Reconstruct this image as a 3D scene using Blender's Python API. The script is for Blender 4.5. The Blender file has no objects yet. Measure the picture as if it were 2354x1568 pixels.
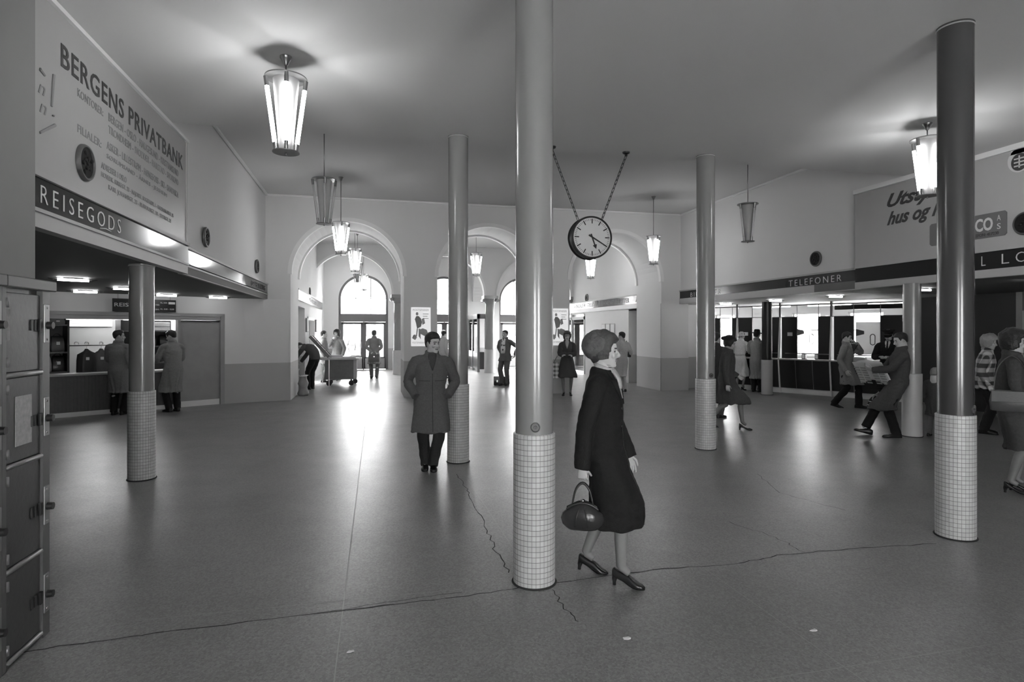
import bpy, bmesh, math, random
import numpy as np
from mathutils import Vector, Matrix, noise
from mathutils.bvhtree import BVHTree
random.seed(7)
SC = bpy.context.scene
COL = SC.collection
PI = math.pi
V = Vector

# ------------------------------------------------------------------ camera
cam_data = bpy.data.cameras.new('camera')
cam_data.sensor_width = 36.0
cam_data.lens = 21.0
cam_data.shift_y = -24.0 / 2354.0
cam_data.clip_start = 0.05
cam_data.clip_end = 300
camera = bpy.data.objects.new('camera', cam_data)
COL.objects.link(camera)
camera.location = (0, 0, 1.75)
camera.rotation_euler = (math.radians(90), 0, math.radians(-13.4))
SC.camera = camera

# ------------------------------------------------------------------ view, sky
SC.view_settings.view_transform = 'Standard'
SC.view_settings.look = 'None'
SC.view_settings.gamma = 1.0
SC.view_settings.exposure = 1.75
SKY = 10.5
world = bpy.data.worlds.new('world')
SC.world = world
world.use_nodes = True
wn = world.node_tree
wn.nodes['Background'].inputs[0].default_value = (1, 1, 1, 1)
wn.nodes['Background'].inputs[1].default_value = SKY
TUBE = 14.5        # emission of the pendant lamps' fluorescent tubes
SOFFIT_TUBE = 9.0  # emission of the small tubes under the canopies


# ------------------------------------------------------------------ materials
def mat(name, g, rough=0.6, metal=0.0, var=0.06, scale=6.0, bump=0.0, bscale=60.0, coat=0.0, spec=None, emit=0.0):
    m = bpy.data.materials.new(name)
    m.use_nodes = True
    nt = m.node_tree
    b = nt.nodes['Principled BSDF']
    b.inputs['Base Color'].default_value = (g, g, g, 1)
    b.inputs['Roughness'].default_value = rough
    b.inputs['Metallic'].default_value = metal
    if coat:
        b.inputs['Coat Weight'].default_value = coat
        b.inputs['Coat Roughness'].default_value = 0.08
    if spec is not None:
        b.inputs['Specular IOR Level'].default_value = spec
    if emit:
        b.inputs['Emission Color'].default_value = (1, 1, 1, 1)
        b.inputs['Emission Strength'].default_value = emit
    tc = nt.nodes.new('ShaderNodeTexCoord')
    if var:
        n = nt.nodes.new('ShaderNodeTexNoise')
        n.inputs['Scale'].default_value = scale
        n.inputs['Detail'].default_value = 4
        nt.links.new(tc.outputs['Object'], n.inputs['Vector'])
        r = nt.nodes.new('ShaderNodeMapRange')
        r.inputs['To Min'].default_value = g * (1 - var)
        r.inputs['To Max'].default_value = g * (1 + var)
        nt.links.new(n.outputs['Fac'], r.inputs['Value'])
        nt.links.new(r.outputs['Result'], b.inputs['Base Color'])
    if bump:
        n2 = nt.nodes.new('ShaderNodeTexNoise')
        n2.inputs['Scale'].default_value = bscale
        n2.inputs['Detail'].default_value = 3
        nt.links.new(tc.outputs['Object'], n2.inputs['Vector'])
        bp = nt.nodes.new('ShaderNodeBump')
        bp.inputs['Strength'].default_value = bump
        bp.inputs['Distance'].default_value = 0.01
        nt.links.new(n2.outputs['Fac'], bp.inputs['Height'])
        nt.links.new(bp.outputs['Normal'], b.inputs['Normal'])
    return m


def emat(name, strength):
    m = bpy.data.materials.new(name)
    m.use_nodes = True
    nt = m.node_tree
    for n in list(nt.nodes):
        nt.nodes.remove(n)
    o = nt.nodes.new('ShaderNodeOutputMaterial')
    e = nt.nodes.new('ShaderNodeEmission')
    e.inputs['Strength'].default_value = strength
    nt.links.new(e.outputs[0], o.inputs[0])
    return m


def glass(name, tint=0.93, refl=1.0):
    m = bpy.data.materials.new(name)
    m.use_nodes = True
    nt = m.node_tree
    for n in list(nt.nodes):
        nt.nodes.remove(n)
    o = nt.nodes.new('ShaderNodeOutputMaterial')
    t = nt.nodes.new('ShaderNodeBsdfTransparent')
    t.inputs[0].default_value = (tint, tint, tint, 1)
    gl = nt.nodes.new('ShaderNodeBsdfGlossy')
    gl.inputs['Roughness'].default_value = 0.02
    fr = nt.nodes.new('ShaderNodeFresnel')
    fr.inputs['IOR'].default_value = 1.35
    mx = nt.nodes.new('ShaderNodeMixShader')
    nt.links.new(fr.outputs[0], mx.inputs[0])
    nt.links.new(t.outputs[0], mx.inputs[1])
    nt.links.new(gl.outputs[0], mx.inputs[2])
    nt.links.new(mx.outputs[0], o.inputs[0])
    return m


def frosted(name, g=0.85, emit=0.0):
    m = bpy.data.materials.new(name)
    m.use_nodes = True
    nt = m.node_tree
    for n in list(nt.nodes):
        nt.nodes.remove(n)
    o = nt.nodes.new('ShaderNodeOutputMaterial')
    d = nt.nodes.new('ShaderNodeBsdfDiffuse')
    d.inputs[0].default_value = (g, g, g, 1)
    t = nt.nodes.new('ShaderNodeBsdfTranslucent')
    t.inputs[0].default_value = (g, g, g, 1)
    mx = nt.nodes.new('ShaderNodeMixShader')
    mx.inputs[0].default_value = 0.5
    nt.links.new(d.outputs[0], mx.inputs[1])
    nt.links.new(t.outputs[0], mx.inputs[2])
    nt.links.new(mx.outputs[0], o.inputs[0])
    return m


def wall_mat(name, g, dado=0.95, gd=None, rough=0.75):
    """painted plaster, a darker painted dado below 0.95 m"""
    m = mat(name, g, rough, var=0.03, scale=1.2, bump=0.06, bscale=90)
    nt = m.node_tree
    b = nt.nodes['Principled BSDF']
    src = b.inputs['Base Color'].links[0].from_socket
    geo = nt.nodes.new('ShaderNodeNewGeometry')
    sp = nt.nodes.new('ShaderNodeSeparateXYZ')
    nt.links.new(geo.outputs['Position'], sp.inputs[0])
    lt = nt.nodes.new('ShaderNodeMath')
    lt.operation = 'LESS_THAN'
    lt.inputs[1].default_value = dado
    nt.links.new(sp.outputs['Z'], lt.inputs[0])
    mx = nt.nodes.new('ShaderNodeMix')
    mx.data_type = 'RGBA'
    nt.links.new(lt.outputs[0], mx.inputs['Factor'])
    nt.links.new(src, mx.inputs['A'])
    mx.inputs['B'].default_value = (gd, gd, gd, 1)
    nt.links.new(mx.outputs['Result'], b.inputs['Base Color'])
    return m


def tile_mat(name, g=0.55, grout=0.13, n=32, row=0.036, radius=0.1):
    """small square mosaic around a column"""
    m = mat(name, g, 0.3, var=0)
    nt = m.node_tree
    b = nt.nodes['Principled BSDF']
    tc = nt.nodes.new('ShaderNodeTexCoord')
    sp = nt.nodes.new('ShaderNodeSeparateXYZ')
    nt.links.new(tc.outputs['Object'], sp.inputs[0])

    def M(op, a, bb=None):
        k = nt.nodes.new('ShaderNodeMath')
        k.operation = op
        for i, q in enumerate((a, bb)):
            if q is None:
                continue
            if isinstance(q, (int, float)):
                k.inputs[i].default_value = q
            else:
                nt.links.new(q, k.inputs[i])
        return k.outputs[0]
    ang = M('ARCTAN2', sp.outputs['Y'], sp.outputs['X'])
    u = M('MULTIPLY', ang, n / (2 * PI))
    v = M('DIVIDE', sp.outputs['Z'], row)
    fu = M('FRACT', M('ADD', u, 100.0))
    fv = M('FRACT', v)
    ge = M('LESS_THAN', fu, 0.09)
    gf = M('LESS_THAN', fv, 0.09)
    gm = M('MAXIMUM', ge, gf)
    wn_ = nt.nodes.new('ShaderNodeTexWhiteNoise')
    wn_.noise_dimensions = '2D'
    cb = nt.nodes.new('ShaderNodeCombineXYZ')
    nt.links.new(M('FLOOR', M('ADD', u, 100.0)), cb.inputs[0])
    nt.links.new(M('FLOOR', v), cb.inputs[1])
    nt.links.new(cb.outputs[0], wn_.inputs['Vector'])
    tone = M('ADD', M('MULTIPLY', wn_.outputs['Value'], 0.08), g - 0.04)
    mx = nt.nodes.new('ShaderNodeMix')
    mx.data_type = 'RGBA'
    nt.links.new(gm, mx.inputs['Factor'])
    nt.links.new(tone, mx.inputs['A'])
    mx.inputs['B'].default_value = (grout, grout, grout, 1)
    nt.links.new(mx.outputs['Result'], b.inputs['Base Color'])
    bp = nt.nodes.new('ShaderNodeBump')
    bp.inputs['Strength'].default_value = 0.5
    bp.inputs['Distance'].default_value = 0.003
    nt.links.new(M('SUBTRACT', 1.0, gm), bp.inputs['Height'])
    nt.links.new(bp.outputs['Normal'], b.inputs['Normal'])
    return m


def floor_mat():
    m = mat('terrazzo', 0.3, 0.36, var=0)
    nt = m.node_tree
    b = nt.nodes['Principled BSDF']
    tc = nt.nodes.new('ShaderNodeTexCoord')
    n1 = nt.nodes.new('ShaderNodeTexNoise')
    n1.inputs['Scale'].default_value = 1.1
    n1.inputs['Detail'].default_value = 6
    n1.inputs['Roughness'].default_value = 0.6
    vo = nt.nodes.new('ShaderNodeTexVoronoi')
    vo.inputs['Scale'].default_value = 85
    n3 = nt.nodes.new('ShaderNodeTexNoise')
    n3.inputs['Scale'].default_value = 160
    n3.inputs['Detail'].default_value = 2
    for q in (n1, vo, n3):
        nt.links.new(tc.outputs['Object'], q.inputs['Vector'])
    r1 = nt.nodes.new('ShaderNodeMapRange')
    r1.inputs['From Min'].default_value = 0.3
    r1.inputs['From Max'].default_value = 0.7
    r1.inputs['To Min'].default_value = FLOOR_G * 0.88
    r1.inputs['To Max'].default_value = FLOOR_G * 1.12
    nt.links.new(n1.outputs['Fac'], r1.inputs['Value'])
    r2 = nt.nodes.new('ShaderNodeMapRange')
    r2.inputs['To Min'].default_value = 0.72
    r2.inputs['To Max'].default_value = 1.28
    nt.links.new(vo.outputs['Color'], r2.inputs['Value'])
    r3 = nt.nodes.new('ShaderNodeMapRange')
    r3.inputs['From Min'].default_value = 0.3
    r3.inputs['From Max'].default_value = 0.7
    r3.inputs['To Min'].default_value = 0.85
    r3.inputs['To Max'].default_value = 1.15
    nt.links.new(n3.outputs['Fac'], r3.inputs['Value'])
    a = nt.nodes.new('ShaderNodeMath')
    a.operation = 'MULTIPLY'
    nt.links.new(r1.outputs[0], a.inputs[0])
    nt.links.new(r2.outputs[0], a.inputs[1])
    a2 = nt.nodes.new('ShaderNodeMath')
    a2.operation = 'MULTIPLY'
    nt.links.new(a.outputs[0], a2.inputs[0])
    nt.links.new(r3.outputs[0], a2.inputs[1])
    nt.links.new(a2.outputs[0], b.inputs['Base Color'])
    rr = nt.nodes.new('ShaderNodeMapRange')
    rr.inputs['From Min'].default_value = 0.3
    rr.inputs['From Max'].default_value = 0.7
    rr.inputs['To Min'].default_value = 0.31
    rr.inputs['To Max'].default_value = 0.36
    n4 = nt.nodes.new('ShaderNodeTexNoise')
    n4.inputs['Scale'].default_value = 3.0
    n4.inputs['Detail'].default_value = 5
    nt.links.new(tc.outputs['Object'], n4.inputs['Vector'])
    nt.links.new(n4.outputs['Fac'], rr.inputs['Value'])
    nt.links.new(rr.outputs[0], b.inputs['Roughness'])
    n5 = nt.nodes.new('ShaderNodeTexNoise')
    n5.inputs['Scale'].default_value = 9.0
    nt.links.new(tc.outputs['Object'], n5.inputs['Vector'])
    bp = nt.nodes.new('ShaderNodeBump')
    bp.inputs['Strength'].default_value = 0.035
    bp.inputs['Distance'].default_value = 0.01
    nt.links.new(n5.outputs['Fac'], bp.inputs['Height'])
    nt.links.new(bp.outputs['Normal'], b.inputs['Normal'])
    return m


FLOOR_G = 0.24
M = {}
M['floor'] = floor_mat()
M['ceiling'] = mat('ceiling_paint', 0.64, 0.8, var=0.03, scale=0.8, bump=0.05)
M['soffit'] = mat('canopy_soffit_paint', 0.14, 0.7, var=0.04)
M['soffit_lit'] = mat('lit_soffit_paint', 0.5, 0.7, var=0.04)  # same soffit, brightness of the lit counter side put into the paint
M['wall'] = wall_mat('wall_paint', 0.68, 0.95, 0.42)
M['wall_plain'] = mat('upper_wall_paint', 0.68, 0.75, var=0.03, scale=1.2, bump=0.05)
M['pier'] = mat('pier_paint', 0.24, 0.7, var=0.04, bump=0.05)
M['trim'] = mat('white_trim_paint', 0.78, 0.55, var=0.03)
M['grey_trim'] = mat('grey_trim_paint', 0.42, 0.5, var=0.03)
M['board'] = mat('dark_enamel', 0.022, 0.12, var=0.03)
M['board_grey'] = mat('grey_enamel', 0.06, 0.1, var=0.03)
M['letters'] = mat('pale_letter_paint', 0.62, 0.5, var=0)
M['letters_dark'] = mat('dark_letter_paint', 0.05, 0.5, var=0)
M['letters_grey'] = mat('grey_letter_paint', 0.27, 0.6, var=0)
M['banner'] = mat('banner_enamel', 0.4, 0.4, var=0.02)
M['column'] = mat('column_gloss_paint', 0.25, 0.24, var=0.05, bump=0.05, bscale=14, coat=0.3)
M['column_shaded'] = mat('shaded_column_paint', 0.065, 0.24, var=0.05, bump=0.05, bscale=14, coat=0.3)  # column paint darkened to hold the shade on the right foreground column
M['tile'] = tile_mat('column_mosaic')
M['brass'] = mat('brass', 0.3, 0.3, metal=0.9, var=0.05)
M['chrome'] = mat('chrome', 0.6, 0.18, metal=1.0, var=0.03)
M['steel'] = mat('dull_steel', 0.3, 0.4, metal=0.8, var=0.1)
M['locker'] = mat('locker_paint', 0.05, 0.3, var=0.2, scale=5, bump=0.1, bscale=30)
M['locker_frame'] = mat('locker_frame_paint', 0.1, 0.35, var=0.2, scale=8)
M['black'] = mat('black_paint', 0.015, 0.4, var=0.1)
M['dark'] = mat('dark_panel', 0.02, 0.35, var=0.15)
M['rubber'] = mat('black_rubber', 0.02, 0.7)
M['wood'] = mat('brown_wood', 0.32, 0.45, var=0.15, scale=4)
M['wood_dark'] = mat('dark_ribbed_wood', 0.09, 0.4, var=0.25, scale=14)
M['frame_dark'] = mat('door_frame_paint', 0.15, 0.4, var=0.05)
M['paper'] = mat('paper', 0.75, 0.8, var=0.04)
M['paper_grey'] = mat('printed_paper', 0.42, 0.8, var=0.35, scale=40)
M['white'] = mat('white_paint', 0.8, 0.5, var=0.02)
M['glass'] = glass('window_glass')
M['booth_glass'] = glass('counter_glass', 0.9)
M['tube'] = emat('lit_tube', TUBE)
M['soffit_tube'] = emat('lit_soffit_tube', SOFFIT_TUBE)
M['tube_off'] = mat('unlit_tube', 0.55, 0.3, var=0)
M['frost'] = frosted('frosted_diffuser', 0.42)
M['frost_off'] = frosted('unlit_diffuser', 0.65)  # diffuser of the unlit lanterns, paler than on the lit ones
M['disc'] = mat('lamp_disc', 0.25, 0.3, metal=0.6, var=0.05)
M['crack'] = mat('dark_crack', 0.03, 0.9, var=0)  # near-black tone of the floor cracks and column base joints
M['joint'] = mat('floor_joint_strip', 0.36, 0.5, var=0.2, scale=20)
M['clock_face'] = mat('clock_face', 0.66, 0.4, var=0.02)
M['street_glass'] = mat('street_window_glass', 0.05, 0.4, var=0.3)
M['medal'] = mat('blackened_bronze', 0.012, 0.65, var=0.3, spec=0.2)
M['board_matt'] = mat('dark_matt_enamel', 0.018, 0.4, var=0.03, spec=0.15)
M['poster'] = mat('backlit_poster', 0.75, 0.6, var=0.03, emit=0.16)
M['stone'] = mat('street_facade_stone', 0.6, 0.8, var=0.1)
M['street'] = mat('street_asphalt', 0.35, 0.9)
M['leather'] = mat('black_leather', 0.03, 0.25, var=0.2, bump=0.2, bscale=40)
M['leather_grey'] = mat('brown_leather', 0.09, 0.4, var=0.2, bump=0.2, bscale=40)
M['canvas'] = mat('canvas', 0.3, 0.8, var=0.3)
M['blind'] = frosted('window_blind', 0.8)


# ------------------------------------------------------------------ objects
def prop(o, label=None, cat=None, group=None, kind=None):
    if label:
        o['label'] = label
    if cat:
        o['category'] = cat
    if group:
        o['group'] = group
    if kind:
        o['kind'] = kind
    return o


def thing(name, label, cat, loc=(0, 0, 0), rz=0.0, group=None):
    o = bpy.data.objects.new(name, None)
    o.empty_display_size = 0.1
    COL.objects.link(o)
    o.location = loc
    o.rotation_euler = (0, 0, rz)
    return prop(o, label, cat, group)


def link_mesh(name, me, m, parent=None, smooth=False):
    o = bpy.data.objects.new(name, me)
    COL.objects.link(o)
    if m is not None:
        if isinstance(m, (list, tuple)):
            for q in m:
                me.materials.append(q)
        else:
            me.materials.append(m)
    if parent is not None:
        o.parent = parent
    if smooth:
        me.polygons.foreach_set('use_smooth', [True] * len(me.polygons))
    return o


def copy_tree(o, parent=None):
    c = o.copy()
    COL.objects.link(c)
    c.parent = parent
    for ch in list(o.children):
        copy_tree(ch, c)
    return c


class MB:
    """collects shapes into one mesh"""

    def __init__(self):
        self.bm = bmesh.new()

    def faces(self, pts, fs):
        vs = [self.bm.verts.new(p) for p in pts]
        for f in fs:
            try:
                self.bm.faces.new([vs[i] for i in f])
            except ValueError:
                pass
        return vs

    def box(self, x0, x1, y0, y1, z0, z1, mtx=None, bevel=0.0):
        pts = [V((x, y, z)) for z in (z0, z1) for y in (y0, y1) for x in (x0, x1)]
        if mtx is not None:
            pts = [mtx @ p for p in pts]
        vs = self.faces(pts, [(0, 2, 3, 1), (4, 5, 7, 6), (0, 1, 5, 4), (2, 6, 7, 3), (0, 4, 6, 2), (1, 3, 7, 5)])
        if bevel:
            es = {e for v in vs for e in v.link_edges}
            bmesh.ops.bevel(self.bm, geom=list(es), offset=bevel, segments=2, affect='EDGES', profile=0.5)
        return self

    def prism(self, poly, ax, d0, d1):
        """poly: list of 2d points; ax: function (u, v, w) -> point; extruded w from d0 to d1"""
        n = len(poly)
        pts = [ax(u, v, d0) for u, v in poly] + [ax(u, v, d1) for u, v in poly]
        fs = [tuple(range(n - 1, -1, -1)), tuple(range(n, 2 * n))]
        fs += [(i, (i + 1) % n, n + (i + 1) % n, n + i) for i in range(n)]
        self.faces(pts, fs)
        return self

    def loft(self, rings, cap=True, closed=False):
        n = len(rings[0])
        vs = [[self.bm.verts.new(p) for p in r] for r in rings]
        for a, b in zip(vs[:-1], vs[1:]):
            for i in range(n):
                try:
                    self.bm.faces.new((a[i], a[(i + 1) % n], b[(i + 1) % n], b[i]))
                except ValueError:
                    pass
        if closed:
            a, b = vs[-1], vs[0]
            for i in range(n):
                self.bm.faces.new((a[i], a[(i + 1) % n], b[(i + 1) % n], b[i]))
        elif cap:
            self.bm.faces.new(list(reversed(vs[0])))
            self.bm.faces.new(vs[-1])
        return self

    def lathe(self, prof, c=(0, 0, 0), seg=32, mtx=None):
        """prof: list of (r, z)"""
        rings = []
        for r, z in prof:
            rr = []
            for i in range(seg):
                a = 2 * PI * i / seg
                p = V((c[0] + max(r, 1e-4) * math.cos(a), c[1] + max(r, 1e-4) * math.sin(a), c[2] + z))
                rr.append(mtx @ p if mtx is not None else p)
            rings.append(rr)
        return self.loft(rings)

    def limb(self, pts, rads, seg=14, side=None, sub=0, cap=True):
        """tapering tube through pts; rads are r or (a, b): half widths along side and across"""
        pts = [V(p) for p in pts]
        rads = [(r, r) if isinstance(r, (int, float)) else tuple(r) for r in rads]
        if sub:
            P, R = [], []
            n = len(pts)
            for i in range(n - 1):
                p0, p1, p2, p3 = pts[max(i - 1, 0)], pts[i], pts[i + 1], pts[min(i + 2, n - 1)]
                for k in range(sub):
                    t = k / sub
                    P.append(0.5 * ((2 * p1) + (p2 - p0) * t + (2 * p0 - 5 * p1 + 4 * p2 - p3) * t * t + (3 * p1 - p0 - 3 * p2 + p3) * t ** 3))
                    q = t * t * (3 - 2 * t)
                    R.append(tuple(rads[i][j] * (1 - q) + rads[i + 1][j] * q for j in (0, 1)))
            P.append(pts[-1])
            R.append(rads[-1])
            pts, rads = P, R
        rings = []
        n = len(pts)
        s_prev = V(side) if side is not None else None
        for i in range(n):
            t = (pts[min(i + 1, n - 1)] - pts[max(i - 1, 0)])
            if t.length < 1e-7:
                t = V((0, 0, 1))
            t.normalize()
            if s_prev is None:
                s_prev = V((1, 0, 0)) if abs(t.x) < 0.8 else V((0, 1, 0))
            s_ = s_prev - t * s_prev.dot(t)
            if s_.length < 1e-4:
                s_ = t.orthogonal()
            s_.normalize()
            if side is None:
                s_prev = s_
            b_ = t.cross(s_)
            a, b = rads[i]
            rings.append([pts[i] + s_ * (a * math.cos(2 * PI * k / seg)) + b_ * (b * math.sin(2 * PI * k / seg)) for k in range(seg)])
        return self.loft(rings, cap)

    def ball(self, c, r, seg=14, rings=9, mtx=None):
        c = V(c)
        if isinstance(r, (int, float)):
            r = (r, r, r)
        rr = []
        for j in range(rings + 1):
            ph = -PI / 2 + PI * j / rings
            cr = max(math.cos(ph), 0.02)
            ring = []
            for i in range(seg):
                a = 2 * PI * i / seg
                p = V((r[0] * cr * math.cos(a), r[1] * cr * math.sin(a), r[2] * math.sin(ph)))
                if mtx is not None:
                    p = mtx @ p
                ring.append(c + p)
            rr.append(ring)
        return self.loft(rr)

    def torus(self, c, R, r, seg=28, rseg=8, mtx=None, arc=2 * PI, start=0.0):
        c = V(c)
        rings = []
        full = abs(arc - 2 * PI) < 1e-5
        cnt = seg if full else seg + 1
        for i in range(cnt):
            a = start + arc * i / seg
            ring = []
            for k in range(rseg):
                q = 2 * PI * k / rseg
                p = V(((R + r * math.cos(q)) * math.cos(a), (R + r * math.cos(q)) * math.sin(a), r * math.sin(q)))
                ring.append(c + (mtx @ p if mtx is not None else p))
            rings.append(ring)
        return self.loft(rings, cap=not full, closed=full)

    def build(self, name, m, parent=None, smooth=False, auto=None):
        bmesh.ops.recalc_face_normals(self.bm, faces=self.bm.faces)
        me = bpy.data.meshes.new(name)
        self.bm.to_mesh(me)
        self.bm.free()
        o = link_mesh(name, me, m, parent, smooth)
        if auto:
            me.set_sharp_from_angle(angle=math.radians(auto))
        return o


def struct(name, mb, m, label, smooth=False, auto=None):
    o = mb.build(name, m, None, smooth, auto)
    return prop(o, label, name.split('_')[0], None, 'structure')


def text(name, s, m, parent, org, xd, width, height, zd=(0, 0, 1), shear=0.0, bold=0.0, space=1.0, depth=0.004, split=False):
    """flat lettering: s fitted to width x height, lower left corner at org, reading along xd"""
    cu = bpy.data.curves.new(name, 'FONT')
    cu.body = s
    cu.size = 1.0
    cu.shear = shear
    cu.offset = bold
    cu.space_character = space
    cu.extrude = 0.02
    cu.resolution_u = 3
    o = bpy.data.objects.new(name, cu)
    COL.objects.link(o)
    dg = bpy.context.evaluated_depsgraph_get()
    me = bpy.data.meshes.new_from_object(o.evaluated_get(dg))
    bpy.data.objects.remove(o)
    xs = [v.co.x for v in me.vertices]
    ys = [v.co.y for v in me.vertices]
    x0, x1, y0, y1 = min(xs), max(xs), min(ys), max(ys)
    X, Z = V(xd).normalized(), V(zd).normalized()
    N = X.cross(Z)
    for v in me.vertices:
        q = v.co.copy()
        v.co = V(org) + X * ((q.x - x0) / (x1 - x0) * width) + Z * ((q.y - y0) / (y1 - y0) * height) + N * ((q.z / 0.02 + 1) * 0.5 * depth)
    me.name = name
    if split:      # raised letters fixed one by one: each is a part of its own
        bm = bmesh.new()
        bm.from_mesh(me)
        bmesh.ops.remove_doubles(bm, verts=bm.verts, dist=1e-6)
        todo = set(bm.verts)
        while todo:
            st = [todo.pop()]
            isl = set(st)
            while st:
                for e in st.pop().link_edges:
                    for q in e.verts:
                        if q in todo:
                            todo.discard(q)
                            isl.add(q)
                            st.append(q)
            b2 = MB()
            mp = {q: b2.bm.verts.new(q.co) for q in isl}
            for fc in {fc for q in isl for fc in q.link_faces}:
                b2.bm.faces.new([mp[q] for q in fc.verts])
            b2.build('letter', m, parent)
        bm.free()
        bpy.data.meshes.remove(me)
        return None
    o = link_mesh(name, me, m, parent)
    return o

# ================================================================== the setting
ZF, ZB, ZS = 4.34, 5.15, 2.53      # front ceiling, rear ceiling, canopy soffit
YB = 15.85                         # rear arched wall
struct('floor', MB().box(-10, 16, -5, 28, -0.2, 0), M['floor'], 'grey polished terrazzo floor of the station hall')
struct('ceiling', MB().box(-2.6, 8.95, -5, 8.22, ZF, ZB + 0.15), M['ceiling'], 'lower painted ceiling over the front of the hall')
struct('ceiling_rear', MB().box(-3.2, 13, 8.22, 28, ZB, ZB + 0.15), M['ceiling'], 'higher painted ceiling over the rear of the hall')
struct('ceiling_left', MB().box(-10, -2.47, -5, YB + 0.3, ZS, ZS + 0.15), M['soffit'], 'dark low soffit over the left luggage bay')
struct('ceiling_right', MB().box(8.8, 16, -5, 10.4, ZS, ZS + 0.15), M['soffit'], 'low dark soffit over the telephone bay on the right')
struct('ceiling_counters', MB().box(8.8, 16, 10.4, 19, ZS, ZS + 0.15), M['soffit_lit'], 'low soffit over the ticket counters, paint paler for the light there')
struct('wall_left', MB().box(-2.75, -2.52, 8.93, YB + 0.2, ZS + 0.15, ZB).box(-2.75, -2.52, 4.95, 8.93, ZS + 0.15, ZB), M['wall_plain'], 'upper left wall above the luggage fascia')
struct('wall_right', MB().box(8.85, 9.1, -5, YB + 0.3, ZS + 0.15, ZB), M['wall_plain'], 'upper right wall above the telephone fascia')
struct('wall_left_pier', MB().box(-3.2, -2.32, -5, 4.93, 0, ZF), M['pier'], 'plain wall pier behind the lockers at the left edge')
mb = MB().box(-10, 16, -5.2, -5, 0, 0.6).box(-10, 16, -5.2, -5, 2.7, ZB)
FW = [(-1.6, 0.2), (2.2, 4.0)]  # window openings added behind the camera to bring daylight into the front hall
ed = [-10] + [q for o_ in FW for q in o_] + [16]
for a, b in zip(ed[::2], ed[1::2]):
    mb.box(a, b, -5.2, -5, 0.6, 2.7)
struct('wall_front', mb, M['wall'], 'platform side wall behind the viewpoint with added daylight windows')
for i, (a, b) in enumerate(FW):
    w = thing('window_%d' % (i + 20), 'added daylight window behind the viewpoint, number %d' % (i + 1), 'window')
    w['kind'] = 'structure'
    mb = MB().box(a, a + .06, -5.15, -5.05, .6, 2.7).box(b - .06, b, -5.15, -5.05, .6, 2.7).box(a, b, -5.15, -5.05, .6, .66).box(a, b, -5.15, -5.05, 2.64, 2.7).box((a + b) / 2 - .03, (a + b) / 2 + .03, -5.15, -5.05, .6, 2.7)
    mb.build('window_frame', M['frame_dark'], w)
    MB().box(a + .05, b - .05, -5.105, -5.095, .64, 2.66).build('pane', M['glass'], w)
struct('wall_far_left', MB().box(-10.2, -10, -5.2, 16, 0, ZB), M['wall'], 'far left wall of the luggage bay')


def arch_wall(mb, y0, y1, xa, xb, ops, ztop, seg=28, ax=None):
    """wall from xa to xb, openings (centre, radius, spring height) down to the floor"""
    ax = ax or (lambda u, v, w: V((u, w, v)))

    def quad(p, q, r, s):
        mb.prism([p, q, r, s], ax, y0, y1)
    x = xa
    for xc, r, sp in ops:
        if xc - r > x:
            quad((x, 0), (xc - r, 0), (xc - r, ztop), (x, ztop))
        for k in range(seg):
            a0, a1 = PI - PI * k / seg, PI - PI * (k + 1) / seg
            u0, v0 = xc + r * math.cos(a0), sp + r * math.sin(a0)
            u1, v1 = xc + r * math.cos(a1), sp + r * math.sin(a1)
            quad((u0, v0), (u1, v1), (u1, ztop), (u0, ztop))
        x = xc + r
    if x < xb:
        quad((x, 0), (xb, 0), (xb, ztop), (x, ztop))
    return mb


HALL_ARCHES = [(-0.53, 1.40, 3.17), (3.15, 1.41, 3.17), (6.83, 1.40, 3.17)]
mb = arch_wall(MB(), YB, 17.5, -2.75, 9.1, HALL_ARCHES, ZB)
struct('wall_back', mb, M['wall'], 'rear hall wall with three tall round arches', auto=25)


def arch_band(mb, y0, y1, xc, r0, r1, sp, z0=None, seg=32, ax=None):
    ax = ax or (lambda u, v, w: V((u, w, v)))
    pts = []
    for k in range(seg + 1):
        a = PI - PI * k / seg
        pts.append((xc + r1 * math.cos(a), sp + r1 * math.sin(a), xc + r0 * math.cos(a), sp + r0 * math.sin(a)))
    for p, q in zip(pts[:-1], pts[1:]):
        mb.prism([(p[0], p[1]), (q[0], q[1]), (q[2], q[3]), (p[2], p[3])], ax, y0, y1)
    if z0 is not None:
        for s_ in (-1, 1):
            a, b = xc + s_ * r0, xc + s_ * r1
            mb.prism([(a, z0), (b, z0), (b, sp), (a, sp)], ax, y0, y1)
    return mb


for i, (xc, r, sp) in enumerate(HALL_ARCHES):
    mb = arch_band(MB(), YB - 0.025, YB + 0.10, xc, r - 0.03, r + 0.07, sp)
    arch_band(mb, 17.42, 17.53, xc, r - 0.05, r + 0.02, sp)
    struct('trim_%d' % (i + 1), mb, M['trim'], 'white arch moulding around the %s hall arch' % ('left', 'middle', 'right')[i], auto=30)

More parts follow.
